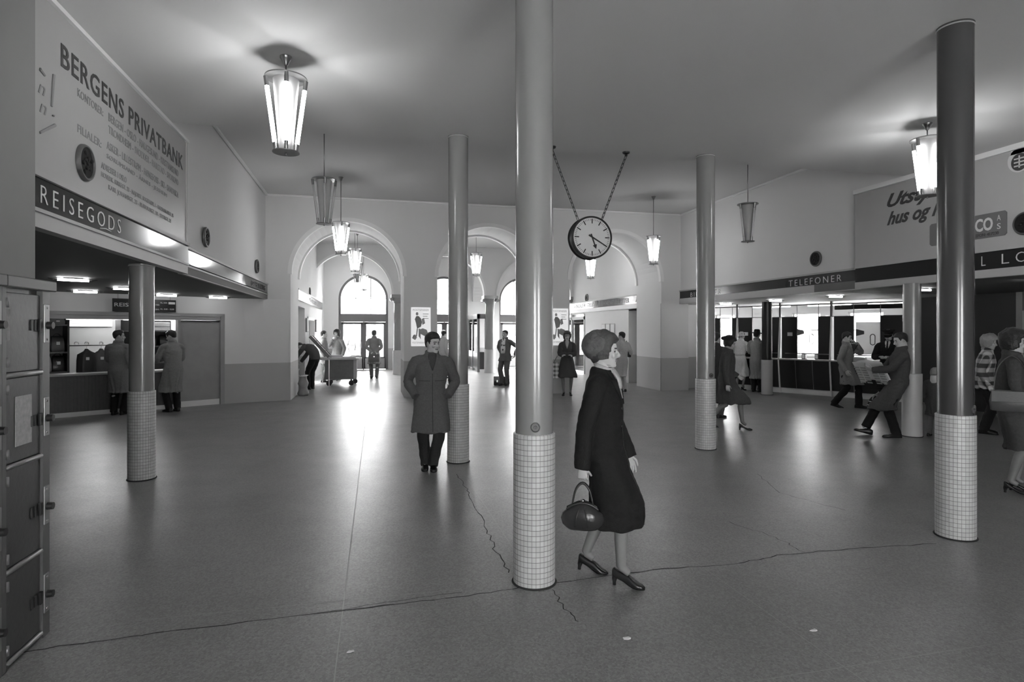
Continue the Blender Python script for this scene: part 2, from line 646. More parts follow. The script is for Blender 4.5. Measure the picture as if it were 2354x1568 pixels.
# arcade on columns further back, and the cross arches behind it
ARC_Y = 24.3
arc_ops = [(-0.735, 1.6, 3.18), (2.99, 1.6, 3.18), (6.715, 1.6, 3.18), (10.44, 1.6, 3.18)]
mb = MB()
for xc, r, sp in arc_ops:
    for k in range(26):
        a0, a1 = PI - PI * k / 26, PI - PI * (k + 1) / 26
        u0, v0 = xc + r * math.cos(a0), sp + r * math.sin(a0)
        u1, v1 = xc + r * math.cos(a1), sp + r * math.sin(a1)
        mb.prism([(u0, v0), (u1, v1), (u1, ZB), (u0, ZB)], lambda u, v, w: V((u, w, v)), ARC_Y - 0.22, ARC_Y + 0.22)
for xc in (-2.6, 1.13, 4.85, 8.58, 12.3):
    mb.box(xc - 0.265, xc + 0.265, ARC_Y - 0.22, ARC_Y + 0.22, 3.18, ZB)
struct('wall_arcade', mb, M['wall_plain'], 'arcade wall on columns behind the rear arches', auto=25)
mb = MB()
for xc, r, sp in arc_ops:
    arch_band(mb, ARC_Y - 0.25, ARC_Y - 0.16, xc, r - 0.03, r + 0.06, sp)
struct('trim_4', mb, M['trim'], 'white arch mouldings along the far arcade', auto=30)
mb = MB()
for xc in (1.13, 4.85, 8.58):
    arch_wall(mb, xc - 0.2, xc + 0.2, 24.5, 27.5, [(26.0, 1.3, 3.18)], ZB, ax=lambda u, v, w: V((w, u, v)))
# keep the feet of the cross arches off the floor: they spring from the columns
for v in list(mb.bm.verts):
    if v.co.z < 0.01:
        v.co.z = 3.1
struct('wall_cross_arches', mb, M['wall_plain'], 'cross arches between the arcade columns and the street front', auto=25)

# street front with arched windows over double doors
FY = 27.5
FAC = [(-0.27, 1.08, 3.17), (3.37, 1.08, 3.17), (7.02, 1.08, 3.17), (10.65, 1.08, 3.17)]
struct('wall_facade', arch_wall(MB(), FY, FY + 0.45, -3.2, 13, FAC, ZB), M['wall'], 'street front wall at the far end with arched windows', auto=25)
names = ('left', 'second', 'third', 'rightmost')
for i, (xc, r, sp) in enumerate(FAC):
    y = FY + 0.2
    w = thing('window_%d' % (i + 1), '%s arched fanlight window above the street doors' % names[i], 'window', (xc, y, 0))
    w['kind'] = 'structure'
    mb = MB()
    arch_band(mb, -0.06, 0.06, 0, r - 0.10, r, sp, 2.45)
    mb.box(-r, r, -0.06, 0.06, 2.14, 2.5)
    mb.build('window_frame', M['frame_dark'], w, auto=30)
    mb = MB()
    for xx in (-0.34, 0.32):
        hh = sp + math.sqrt((r - 0.1) ** 2 - xx * xx)
        mb.box(xx - 0.012, xx + 0.012, -0.02, 0.02, 2.5, hh)
    mb.box(-r + 0.1, r - 0.1, -0.02, 0.02, 3.19, 3.215)
    mb.build('glazing_bars', M['frame_dark'], w)
    MB().prism([(-r + .09, 2.5)] + [((r - .09) * math.cos(PI * k / 20), sp + (r - .09) * math.sin(PI * k / 20)) for k in range(20, -1, -1)] + [(r - .09, 2.5)],
               lambda u, v, ww: V((u, ww, v)), -0.004, 0.004).build('pane', M['glass'], w)
    d = thing('door_%d' % (i + 1), '%s pair of glazed street doors below a fanlight' % names[i], 'door', (xc, y, 0))
    d['kind'] = 'structure'
    mb = MB()
    for s_ in (-1, 1):
        mb.box(s_ * r - 0.11 * (s_ > 0), s_ * r + 0.11 * (s_ < 0), -0.06, 0.06, 0, 2.14)
    mb.box(-0.03, 0.03, -0.05, 0.05, 0, 2.14)
    mb.build('door_frame', M['frame_dark'], d)
    for s_ in (-1, 1):
        a, b = (-r + 0.11, -0.03) if s_ < 0 else (0.03, r - 0.11)
        mb = MB()
        mb.box(a, a + 0.09, -0.03, 0.03, 0.02, 2.13)
        mb.box(b - 0.09, b, -0.03, 0.03, 0.02, 2.13)
        mb.box(a, b, -0.03, 0.03, 2.03, 2.13)
        mb.box(a, b, -0.03, 0.03, 0.02, 0.56)
        leaf = mb.build('door_leaf', M['frame_dark'], d)
        MB().box(a + 0.085, b - 0.085, -0.004, 0.004, 0.55, 2.04).build('pane', M['glass'], leaf)
        MB().box(a + 0.04, b - 0.04, -0.04, -0.03, 0.06, 0.5).build('kick_plate', M['grey_trim'], leaf)
        MB().limb([(-s_ * -0.0 + (b - 0.05 if s_ < 0 else a + 0.05), -0.07, 0.95), ((b - 0.05 if s_ < 0 else a + 0.05), -0.07, 1.25)], [0.012, 0.012], 8).build('pull_handle', M['brass'], leaf)

# vestibule side walls
mb = MB()
mb.box(-2.6, -2.35, 17.5, 19.7, 0, ZB)
mb.box(-2.35, -1.98, 17.5, 19.7, 2.45, ZB)
mb.box(-2.6, -1.98, 19.7, 20.5, 0, ZB)
mb.box(-2.3, -1.98, 20.5, 22.9, 2.12, ZB)
mb.box(-2.3, -1.98, 22.9, FY, 0, ZB)
struct('wall_vestibule_left', mb, M['wall'], 'left side wall of the entrance vestibule')
struct('wall_left_room', MB().box(-6, -5.8, 17, 27.5, 0, ZB).box(-6, -2.3, 16.8, 17.0, 0, ZB), M['wall'], 'wall seen through the left vestibule doorway')
mb = MB()
mb.box(8.4, 8.75, 18.48, 22.6, 0, ZB)
mb.box(8.4, 8.75, 16.6, 18.48, 2.42, ZB)
mb.box(8.4, 8.75, 22.6, FY, 2.42, ZB)
struct('wall_vestibule_right', mb, M['wall'], 'right side wall of the entrance vestibule')
# rounded niche in the right vestibule wall
mb = MB()
pts = []
for k in range(13):
    a = -PI / 2 + PI * k / 12
    pts.append((8.4 + 0.75 * max(0, math.cos(a)) ** 0.6, 17.5 + 0.98 * math.sin(a)))
for p, q in zip(pts[:-1], pts[1:]):
    mb.faces([V((p[0], p[1], 0)), V((q[0], q[1], 0)), V((q[0], q[1], 2.45)), V((p[0], p[1], 2.45))], [(0, 1, 2, 3)])
struct('wall_niche', mb, M['wall'], 'rounded wall niche beside the right vestibule wall', smooth=True)
struct('ceiling_niche', MB().box(8.4, 9.3, 16.5, 18.5, 2.42, 2.46), M['wall_plain'], 'top of the rounded wall niche')

# left luggage wall: runs diagonally away from the lockers
LD = V((2.73, 1.73, 0)).normalized()          # along the counter
LN = V((LD.y, -LD.x, 0))                      # towards the hall
L0 = V((-6.15, 13.70, 0))


def LP(s_, n_=0.0, z=0.0):
    return L0 + LD * s_ + LN * n_ + V((0, 0, z))


def lbox(mb, s0, s1, n0, n1, z0, z1):
    return mb.prism([(s0, n0), (s1, n0), (s1, n1), (s0, n1)], lambda u, v, w: LP(u, v, w), z0, z1)


mb = MB()
lbox(mb, -4.2, 3.36, -0.2, -0.002, 2.12, ZS)
lbox(mb, 3.2, 3.36, -0.2, -0.002, 0, 2.12)
lbox(mb, -4.2, -1.6, -0.2, 0.0, 0, 2.12)
pa = [(-3.42, 15.43), (-2.95, 15.60), (-2.55, 15.72), (-2.2, 15.80), (-1.97, YB)]
for p, q in zip(pa[:-1], pa[1:]):
    mb.prism([p, q, (q[0], q[1] + 0.25), (p[0], p[1] + 0.25)], lambda u, v, w: V((u, v, w)), 0, ZS)
struct('wall_luggage', mb, M['wall'], 'pale wall around the luggage counter, bending to the rear arch')
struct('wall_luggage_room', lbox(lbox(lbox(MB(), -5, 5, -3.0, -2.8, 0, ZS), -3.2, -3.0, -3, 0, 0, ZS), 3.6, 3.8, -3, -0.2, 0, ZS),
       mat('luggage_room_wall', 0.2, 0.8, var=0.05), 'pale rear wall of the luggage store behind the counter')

# right counter side
KD = V((12.5 - 10.6, 12.3 - 16.0, 0)).normalized()
KN = V((KD.y, -KD.x, 0))                       # towards the hall
K0 = V((10.6, 16.0, 0))


def KP(s_, n_=0.0, z=0.0):
    return K0 + KD * s_ + KN * n_ + V((0, 0, z))


def kbox(mb, s0, s1, n0, n1, z0, z1):
    return mb.prism([(s0, n0), (s1, n0), (s1, n1), (s0, n1)], lambda u, v, w: KP(u, v, w), z0, z1)


mb = MB()
pb = [(8.2, YB), (8.9, 16.2), (9.67, 16.45), (10.25, 16.7)]
for p, q in zip(pb[:-1], pb[1:]):
    mb.prism([p, q, (q[0], q[1] + 0.2), (p[0], p[1] + 0.2)], lambda u, v, w: V((u, v, w)), 0, ZS)
struct('wall_right_corner', mb, M['wall'], 'curving wall under the right fascia beside the counters')
# office behind the counters: rear wall with bright windows
OW = [(-1.95, -1.2), (0.75, 1.62), (2.4, 3.35)]
mb = MB()
n0, n1 = -2.6, -2.4
kbox(mb, -2.6, 7.0, n0, n1, 0, 0.95)
kbox(mb, -2.6, 7.0, n0, n1, 2.3, ZS)
edges = [-2.6] + [q for o_ in OW for q in o_] + [7.0]
for a, b in zip(edges[::2], edges[1::2]):
    kbox(mb, a, b, n0, n1, 0.95, 2.3)
kbox(mb, 6.9, 7.1, -2.5, 0, 0, ZS)
struct('wall_office', mb, mat('office_wall', 0.6, 0.8, var=0.03), 'rear wall of the ticket office seen through the counters')
for i, (a, b) in enumerate(OW):
    w = thing('window_%d' % (i + 5), 'bright ticket office window number %d from the left behind the counters' % (i + 1), 'window')
    w['kind'] = 'structure'
    mb = MB()
    for q0, q1, z0, z1 in ((a, a + .04, .95, 2.3), (b - .04, b, .95, 2.3), (a, b, .95, .99), (a, b, 2.26, 2.3), (a, b, 1.75, 1.78)):
        kbox(mb, q0, q1, n0 + .06, n0 + .12, z0, z1)
    mb.build('window_frame', M['white'], w)
    kbox(MB(), a + .03, b - .03, n0 + .085, n0 + .095, .98, 2.27).build('pane', M['glass'], w)
# dark telephone wall on the far right
mb = MB()
mb.prism([(12.71, 11.94), (12.95, 8.0), (13.05, 2.0), (13.4, 2.0), (13.3, 8.0), (13.1, 11.94)], lambda u, v, w: V((u, v, w)), 0, ZS)
struct('wall_telephones', mb, M['dark'], 'black panelled wall of the telephone booths at far right')
struct('wall_far_right', MB().box(13.3, 13.5, -5, 2.2, 0, ZS), M['wall'], 'far right wall in the near bay')

# ceiling edge mouldings
struct('trim_5', MB().box(-2.42, -2.385, 4.935, 8.92, ZF - 0.045, ZF - 0.005), M['trim'], 'thin white moulding along the top of the left banner')
mb = MB().box(-2.5, -2.46, 8.3, YB, ZB - 0.05, ZB - 0.005).box(8.81, 8.85, 8.3, YB, ZB - 0.05, ZB - 0.005).box(-2.5, 8.85, YB - 0.04, YB, ZB - 0.05, ZB - 0.005)
struct('trim_6', mb, M['trim'], 'thin pale moulding around the higher ceiling')

# outside: street, house front opposite
struct('floor_street', MB().box(-60, 80, 28, 75, -0.35, -0.15), M['street'], 'pale street outside the doors')
sf = thing('street_building', 'pale stone house front across the street outside the doors', 'building', (0, 60, 0))
mb = MB().box(-50, 60, 0, 5, -0.2, 9)
mb.build('street_wall', M['stone'], sf)
mb = MB()
for k in range(-14, 18):
    for z in (1.2, 5.0):
        mb.box(k * 3 - 0.6, k * 3 + 0.6, -0.05, 0.0, z, z + 2.0)
o = mb.build('street_windows', M['street_glass'], sf)
mb = MB().box(-50, 60, -0.25, 0, 3.9, 4.2)
mb.build('string_course', M['stone'], sf)

# floor joints and cracks
fl = bpy.data.objects['floor']


def strip(pts, w, jit=0.0, n=1, z=0.0012):
    P = []
    for p, q in zip(pts[:-1], pts[1:]):
        for k in range(n):
            t = k / n
            j = random.uniform(-jit, jit)
            j2 = random.uniform(-jit, jit)
            P.append((p[0] + (q[0] - p[0]) * t + (j if k else 0), p[1] + (q[1] - p[1]) * t + (j2 if k else 0)))
    P.append(pts[-1])
    mb = MB()
    for p, q in zip(P[:-1], P[1:]):
        d = V((q[0] - p[0], q[1] - p[1], 0))
        if d.length < 1e-5:
            continue
        nn = V((-d.y, d.x, 0)).normalized() * (w * random.uniform(0.6, 1.2) / 2 if jit else w / 2)
        a, b = V((p[0], p[1], z)), V((q[0], q[1], z))
        mb.faces([a - nn, a + nn, b + nn, b - nn], [(0, 3, 2, 1)])
    return mb


for k, (a, b) in enumerate([((-0.05, 14.5), (-0.19, 1.5)), ((2.385, 7.5), (2.40, 2.4)), ((1.12, 7.6), (1.12, 4.3)), ((3.72, 7.0), (3.70, 4.0)), ((-2.0, 5.32), (2.0, 5.30)),
                            ((-1.4, 4.03), (0.6, 4.01)), ((2.2, 4.06), (4.6, 4.03)), ((0.9, 2.62), (4.6, 2.62)), ((2.2, 5.28), (4.6, 5.30))]):
    strip([a, b], 0.007 if k < 1 else 0.004).build('floor_joint', M['joint'], fl)
for pts, w, jt in (([(-1.9, 3.78), (-1.5, 3.81), (-1.1, 3.844), (-0.185, 3.873), (0.41, 3.886), (0.94, 3.926), (1.26, 3.958), (2.01, 4.01), (2.7, 3.97), (3.14, 4.048), (3.73, 4.03), (4.52, 3.96)], 0.009, 0.012),
                   ([(-0.35, 3.87), (0.1, 3.93), (0.6, 3.96)], 0.005, 0.01),
                   ([(1.03, 7.24), (1.04, 6.6), (1.02, 6.09), (1.0, 5.13), (0.97, 4.61), (0.975, 4.2)], 0.008, 0.02),
                   ([(3.2, 4.85), (3.34, 4.4), (3.34, 4.05)], 0.006, 0.02), ([(1.2, 3.86), (1.19, 3.6), (1.22, 3.4)], 0.007, 0.015),
                   ([(4.6, 6.4), (4.3, 5.6), (4.5, 4.9)], 0.005, 0.02)):
    strip(pts, w, jt, 7, 0.0016).build('floor_crack', M['crack'], fl)

# ================================================================== columns
def column(label, x, y, ztop, key=None, r=0.131, rb=0.146, zb=1.04, dark=False, plain=False, deep=False):
    t = thing('column', label, 'column', (x, y, 0))
    mb = MB()
    if not plain:
        mb.lathe([(r, zb - 0.01), (r, ztop - 0.02), (r + 0.004, ztop - 0.018), (r + 0.006, ztop - 0.001)], seg=48)
    else:
        mb.lathe([(r, zb - 0.01), (r, ztop - 0.001)], seg=40)
    mb.build('shaft', M['black'] if dark else M['column_shaded'] if deep else M['column'], t, smooth=True, auto=40)
    MB().lathe([(rb, 0.0), (rb, zb - 0.006), (rb - 0.006, zb), (r - 0.01, zb)], seg=48).build('tiled_base', M['tile_pale'] if plain else M['tile'], t, smooth=True, auto=40)
    MB().torus((0, 0, 0.004), rb + 0.004, 0.008, seg=40, rseg=6).build('base_joint', M['crack'], t, smooth=True)
    if not plain:
        MB().torus((0, 0, ztop - 0.02), r + 0.002, 0.006, seg=40, rseg=6).build('collar', M['grey_trim'], t, smooth=True)
    if key is not None:
        dv = V((math.sin(key), math.cos(key), 0))
        rot = V((0, 0, 1)).rotation_difference(dv).to_matrix().to_4x4()
        mt = Matrix.Translation(dv * (r - 0.012) + V((0, 0, zb + 0.055))) @ rot
        mb = MB().lathe([(0.0, 0.0), (0.034, 0.0), (0.034, 0.018), (0.028, 0.02), (0.026, 0.014), (0.012, 0.014), (0.010, 0.024), (0.0, 0.024)], seg=24, mtx=mt)
        sk = mb.build('socket_cap', M['leather_grey'], t, smooth=True, auto=40)
        MB().box(-0.003, 0.003, -0.009, 0.009, 0.024, 0.027, mtx=mt).build('key_slot', M['black'], sk)
    return t


M['tile_pale'] = mat('pale_column_tile', 0.52, 0.35, var=0.05)
D = math.radians
column('grey round column with tiled base in the centre foreground', 1.117, 4.02, ZF, D(192))
column('grey round column beside the leaning man in the coat', 1.15, 7.93, ZF, D(250))
column('grey round column in front of the woman in the beret', 4.845, 7.95, ZF, D(175))
column('tall grey column, paint darkened for shade, in the right foreground', 4.854, 4.075, ZF, D(160), deep=True)
column('shorter column before the luggage counter under the left canopy', -2.62, 7.88, ZS)
column('column behind the man reading a newspaper, under the right canopy', 8.75, 8.10, ZS, plain=True)
column('dark slim column between the ticket counters and hat man', 10.55, 14.25, ZS, dark=True, plain=True, zb=0.95)
for k, (x, nm) in enumerate(((1.13, 'left'), (4.85, 'middle'), (8.58, 'right'))):
    t = thing('arcade_column', 'stout %s arcade column with capital beyond the rear arches' % nm, 'column', (x, ARC_Y, 0))
    MB().lathe([(0.235, 0.0), (0.225, 0.95), (0.2, 0.96), (0.185, 2.85), (0.19, 2.88)], seg=28).build('shaft', M['frame_dark'] if k == 9 else M['column'], t, smooth=True, auto=35)
    MB().lathe([(0.245, 0.0), (0.235, 0.96), (0.2, 0.965)], seg=28).build('tiled_base', M['tile_pale'], t, smooth=True, auto=35)
    mb = MB().lathe([(0.19, 2.84), (0.22, 2.9), (0.25, 3.0), (0.27, 3.06)], seg=28).box(-0.3, 0.3, -0.26, 0.26, 3.06, 3.18)
    for s_ in (-1, 1):
        mb.limb([(s_ * 0.29, -0.2, 2.99), (s_ * 0.29, 0.2, 2.99)], [0.065, 0.065], 14)
    mb.build('capital', M['column'], t, smooth=True, auto=35)

# ================================================================== pendant lamps
def lamp(rod, lit):
    t = thing('pendant_lamp', 'x', 'lamp', group=None)
    zt = 4.13
    ztc = zt + rod
    MB().lathe([(0.0, ztc), (0.055, ztc), (0.055, ztc - 0.012), (0.04, ztc - 0.03), (0.028, ztc - 0.06), (0.016, ztc - 0.085), (0.0, ztc - 0.09)], seg=24).build('canopy', M['brass'], t, smooth=True, auto=40)
    MB().limb([(0, 0, zt), (0, 0, ztc - 0.05)], [0.008, 0.008], 10).build('rod', M['brass'], t, smooth=True)
    MB().lathe([(0.0, zt + 0.012), (0.19, zt + 0.012), (0.192, zt + 0.006), (0.19, zt), (0.0, zt)], seg=40).build('top_disc', M['disc'], t, smooth=True, auto=40)
    zb = 3.43
    MB().lathe([(0.0, zb + 0.01), (0.122, zb + 0.01), (0.124, zb + 0.005), (0.122, zb), (0.0, zb)], seg=36).build('bottom_disc', M['disc'], t, smooth=True, auto=40)
    MB().lathe([(0.0, zb - 0.03), (0.008, zb - 0.028), (0.01, zb - 0.015), (0.006, zb)], seg=12).build('finial', M['brass'], t, smooth=True)
    mb = MB()
    n = 36
    for k in range(n):
        a0, a1 = 2 * PI * k / n, 2 * PI * (k + 1) / n
        r0, r1 = 0.062, 0.118
        mb.faces([V((r0 * math.cos(a0), r0 * math.sin(a0), zb + 0.02)), V((r0 * math.cos(a1), r0 * math.sin(a1), zb + 0.02)),
                  V((r1 * math.cos(a1), r1 * math.sin(a1), zt - 0.01)), V((r1 * math.cos(a0), r1 * math.sin(a0), zt - 0.01))], [(0, 1, 2, 3)])
    bmesh.ops.remove_doubles(mb.bm, verts=mb.bm.verts, dist=1e-5)
    mb.build('diffuser', M['frost'] if lit else M['frost_off'], t, smooth=True)
    for k in range(4):
        a = PI / 2 * k + 0.15 - PI / 2
        p = V((0.168 * math.cos(a), 0.168 * math.sin(a), zt - 0.085))
        q = V((0.098 * math.cos(a), 0.098 * math.sin(a), zb + 0.085))
        d = (p - q).normalized()
        tb = MB().limb([p, q], [0.019, 0.019], 14).build('tube', M['tube'] if lit else M['tube_off'], t, smooth=True)
        MB().limb([p + d * 0.085, p - d * 0.005], [0.02, 0.02], 12).build('tube_cap', M['brass'], tb, smooth=True, auto=40)
        MB().limb([q - d * 0.08, q + d * 0.005], [0.02, 0.02], 12).build('tube_cap', M['brass'], tb, smooth=True, auto=40)
    return t


LAMPS = [('lit tube lantern nearest on the upper left, before the big bank banner', -0.77, 5.99, 0),
         ('lit tube lantern half hidden by the dark right foreground column', 6.78, 6.06, 0),
         ('unlit grey lantern hanging left of the first arch', -0.70, 9.87, 1),
         ('unlit grey lantern on the right over the telephone fascia', 6.95, 9.95, 1),
         ('lit lantern just before the left rear arch', -0.62, 13.75, 2),
         ('lit lantern on the right of the clock near the rear corner', 7.0, 13.9, 2),
         ('lit lantern behind the left rear arch, beside a nearer one', -0.42, 18.0, 2),
         ('lit lantern hanging inside the middle rear arch', 3.2, 18.2, 2),
         ('lit lantern inside the right rear arch below the clock', 6.95, 18.2, 2),
         ('small unlit lantern deep in the entrance vestibule', -0.42, 21.6, 1),
         ('small lit lantern against the far arched window', -0.25, 26.0, 2)]
protos = {0: lamp(ZF - 4.13, True), 1: lamp(ZB - 4.13, False), 2: lamp(ZB - 4.13, True)}
used = set()
for lb, x, y, k in LAMPS:
    o = protos[k] if k not in used else copy_tree(protos[k])
    used.add(k)
    o.location = (x, y, 0)
    prop(o, lb, 'lamp', 'pendant tube lanterns')

# small tube lights under the canopies
def tubelight():
    t = thing('ceiling_tube_light', 'x', 'lamp')
    MB().limb([(-0.19, 0, -0.035), (0.19, 0, -0.035)], [0.02, 0.02], 12).build('tube', M['soffit_tube'], t, smooth=True)
    for s_ in (-1, 1):
        MB().limb([(s_ * 0.19, 0, -0.035), (s_ * 0.24, 0, -0.035), (s_ * 0.30, 0, -0.02)], [0.021, 0.012, 0.005], 10).build('end_cap', M['steel'], t, smooth=True)
    MB().box(-0.12, 0.12, -0.02, 0.02, -0.02, 0).build('fitting', M['steel'], t)
    return t


tl = tubelight()
A1 = math.atan2(1.73, 2.73)
TL = [(-4.25, 10.06, A1, 'nearest tube light under the left canopy, above the lockers'), (-4.25, 12.0, A1, 'tube light just left of the canopy column'),
      (-5.33, 13.1, A1, 'tube light on the far left over the luggage shelves'), (-4.2, 14.05, A1, 'tube light just right of the canopy column'),
      (-3.35, 14.73, A1, 'tube light at the right end over the sliding door'),
      (9.86, 13.0, 0.1, 'tube light above the dark slim column'), (9.95, 11.12, 0.1, 'tube light above the man with his hand at his face'),
      (9.86, 8.9, 0.1, 'tube light beside the newspaper reader\'s column'), (9.9, 6.95, 0.1, 'tube light at the right edge under the fascia'),
      (9.7, 14.9, 0.1, 'tube light under the right canopy near the beret woman')]
for i, (x, y, rz, lb) in enumerate(TL):
    o = tl if i == 0 else copy_tree(tl)
    o.location = (x, y, ZS)
    o.rotation_euler = (0, 0, rz)
    prop(o, lb, 'lamp', 'small tube lights under the canopies')

# ================================================================== clock
def ring_lathe(prof, seg, mtx):
    mb = MB()
    rings = []
    for i in range(seg):
        a = 2 * PI * i / seg
        rings.append([mtx @ V((r * math.cos(a), r * math.sin(a), z)) for r, z in prof])
    return mb.loft(rings, closed=True)


ck = thing('station_clock', 'round black-rimmed station clock hanging on two chains, hands near twenty past five', 'clock', (3.06, 8.05, 0))
cz = 3.07
RX = Matrix.Rotation(PI / 2, 4, 'X')
mt = Matrix.Translation((0, 0, cz)) @ RX
ring_lathe([(0.275, -0.085), (0.278, -0.1), (0.30, -0.1), (0.305, -0.07), (0.29, -0.05), (0.29, 0.05), (0.305, 0.07), (0.30, 0.1), (0.278, 0.1), (0.275, 0.085)], 64, mt).build('case', M['black'], ck, smooth=True, auto=35)
for s_ in (-1, 1):
    MB().lathe([(0.0, 0.093), (0.276, 0.093), (0.276, 0.088), (0.0, 0.088)], seg=56, mtx=Matrix.Translation((0, 0, cz)) @ Matrix.Rotation(s_ * PI / 2, 4, 'X')).build('dial', M['clock_face'], ck)
mb = MB()
for s_ in (-1,):
    for k in range(60):
        a = 2 * PI * k / 60
        big = k % 5 == 0
        r0, r1, w = (0.195, 0.262, 0.008) if big else (0.235, 0.26, 0.0028)
        d = V((math.sin(a), 0, math.cos(a)))
        nn = V((math.cos(a), 0, -math.sin(a)))
        c0 = V((0, -0.096, cz))
        mb.faces([c0 + d * r0 - nn * w, c0 + d * r1 - nn * w, c0 + d * r1 + nn * w, c0 + d * r0 + nn * w], [(0, 1, 2, 3)])
mb.build('minute_marks', M['black'], ck)


def hand(name, ang, poly, yy):
    mb = MB()
    ca, sa = math.cos(ang), math.sin(ang)
    mb.prism([(u * ca + v * sa, -u * sa + v * ca) for u, v in poly], lambda u, v, w: V((u, w, cz + v)), yy, yy + 0.003)
    mb.build(name, M['black'], ck)


hand('minute_hand', 2 * PI * 20 / 60, [(-0.012, -0.06), (0.012, -0.06), (0.007, 0.245), (-0.007, 0.245)], -0.106)
hand('hour_hand', 2 * PI * (5 + 20 / 60) / 12, [(-0.011, -0.05), (0.011, -0.05), (0.009, 0.11), (0.032, 0.115), (0.0, 0.175), (-0.032, 0.115), (-0.009, 0.11)], -0.101)


def chain(name, p, q):
    p, q = V(p), V(q)
    d = q - p
    n = int(d.length / 0.062)
    mb = MB()
    for i in range(n):
        c = p + d * ((i + 0.5) / n)
        fr = d.to_track_quat('X', 'Z').to_matrix().to_4x4()
        roll = Matrix.Rotation(PI / 2 * (i % 2) + 0.4, 4, 'X')
        h, r = d.length / n * 0.62, 0.015
        ring = []
        for k in range(14):
            a = 2 * PI * k / 14
            x = (h - r) * (1 if math.cos(a) > 0 else -1) + r * math.cos(a)
            ring.append((x, r * math.sin(a)))
        rings = []
        for k in range(14):
            a = 2 * PI * k / 14
            nx, ny = math.cos(a), math.sin(a)
            rr = []
            for j in range(6):
                b = 2 * PI * j / 6
                rr.append(c + (fr @ roll @ V((ring[k][0] + 0.0045 * math.cos(b) * nx, ring[k][1] + 0.0045 * math.cos(b) * ny, 0.0045 * math.sin(b)))))
            rings.append(rr)
        mb.loft(rings, closed=True)
    return mb.build(name, M['black'], ck, smooth=True)


chain('chain', (0.175, 0, cz + 0.25), (0.56, 0, ZF - 0.05))
chain('chain', (-0.175, 0, cz + 0.25), (-0.56, 0, ZF - 0.05))
for s_ in (-1, 1):
    MB().lathe([(0.0, ZF), (0.055, ZF), (0.05, ZF - 0.02), (0.02, ZF - 0.035), (0.02, ZF - 0.06), (0.0, ZF - 0.06)], c=(s_ * 0.56, 0, 0), seg=20).build('ceiling_hook', M['black'], ck, smooth=True, auto=40)

# ================================================================== fascias, banners, lettering
YP, ZP = V((0, 1, 0)), V((0, 0, 1))
f = thing('luggage_sign', 'dark glossy fascia lettered REISEGODS under the bank banner', 'sign', (-2.40, 5, 0))
MB().box(-0.1, 0.0, -0.06, 3.92, 2.66, 2.90).build('board', M['board'], f)
MB().box(-0.1, 0.025, -0.06, 3.92, 2.895, 2.935).build('top_rail', M['grey_trim'], f)
MB().box(-0.1, 0.012, -0.06, 3.92, 2.635, 2.662).build('lower_rail', M['grey_trim'], f)
MB().box(-0.1, -0.004, -0.06, 3.92, 2.52, 2.634).build('lower_strip', M['grey_trim'], f)
text('lettering', 'REISEGODS', M['letters'], f, (0.001, 0.17, 2.708), YP, 1.48, 0.135, bold=-0.012, space=1.5, split=True)
MB().limb([(0.006, 1.18, 2.685), (0.006, 1.3, 2.70), (0.006, 1.42, 2.692)], [0.005, 0.006, 0.003], 6).build('flourish', M['letters'], f)

f = thing('storage_sign', 'grey glossy fascia lettered OPPBEVARING on the far left', 'sign', (-2.47, 8.93, 0))
MB().box(-0.06, 0.0, 0, 6.95, 2.66, 2.89).build('board', M['board_grey'], f)
MB().box(-0.06, 0.02, 0, 6.95, 2.885, 2.92).build('top_rail', M['grey_trim'], f)
MB().box(-0.06, 0.01, 0, 6.95, 2.635, 2.662).build('lower_rail', M['grey_trim'], f)
MB().box(-0.06, -0.004, 0, 6.95, 2.52, 2.634).build('lower_strip', M['grey_trim'], f)
text('lettering', 'OPPBEVARING', M['letters_dark'], f, (0.001, 4.82, 2.715), YP, 1.75, 0.12, space=1.25, split=True)

f = thing('bank_banner', 'pale wall banner lettered BERGENS PRIVATBANK above the luggage fascia', 'advertisement', (-2.42, 5, 0))
MB().box(-0.09, 0.0, -0.065, 3.9, 2.935, ZF - 0.002).build('panel', M['banner'], f)
MB().box(-0.09, 0.012, 3.88, 3.92, 2.935, ZF - 0.002).build('edge_strip', M['grey_trim'], f)


def bt(s_, y0, y1, z, h, m, sp=1.05, b=0.0):
    text('lettering', s_, m, f, (0.001, y0 - 5, z), YP, y1 - y0, h, bold=b, space=sp)


bt('BERGENS PRIVATBANK', 5.52, 8.74, 3.88, 0.19, M['letters_dark'], 1.1, 0.01)
bt('KONTORER:', 5.80, 6.30, 3.745, 0.07, M['letters_grey'])
bt('BERGEN - OSLO - HAUGESUND - KRISTIANSUND', 6.42, 8.55, 3.745, 0.08, M['letters_grey'])
bt('TRONDHEIM - SVOLVÆR - HARSTAD - SVORKMO', 6.42, 8.55, 3.63, 0.075, M['letters_grey'])
bt('FILIALER:', 5.80, 6.26, 3.44, 0.07, M['letters_grey'])
bt('ASKER - LILLESTRØM - HØNEFOSS - SKI - SANDVIKA', 6.38, 8.55, 3.47, 0.075, M['letters_grey'])
bt('SØRUMSAND - ÅRNES - JESSHEIM', 6.38, 8.10, 3.37, 0.07, M['letters_grey'])
bt('ADRESSER I OSLO', 6.26, 6.85, 3.255, 0.06, M['letters_grey'])
bt('HOVEDK. KIRKEGT. 23 - MAJORST. BOGSTADV. 1 - HAUSMANNSGT. 35', 6.26, 8.35, 3.165, 0.06, M['letters_grey'])
bt('KARL JOHANSGT. 23 - PLATOUSGT. 18 - STORGT. 21', 6.42, 8.25, 3.08, 0.06, M['letters_grey'])
mb = MB()
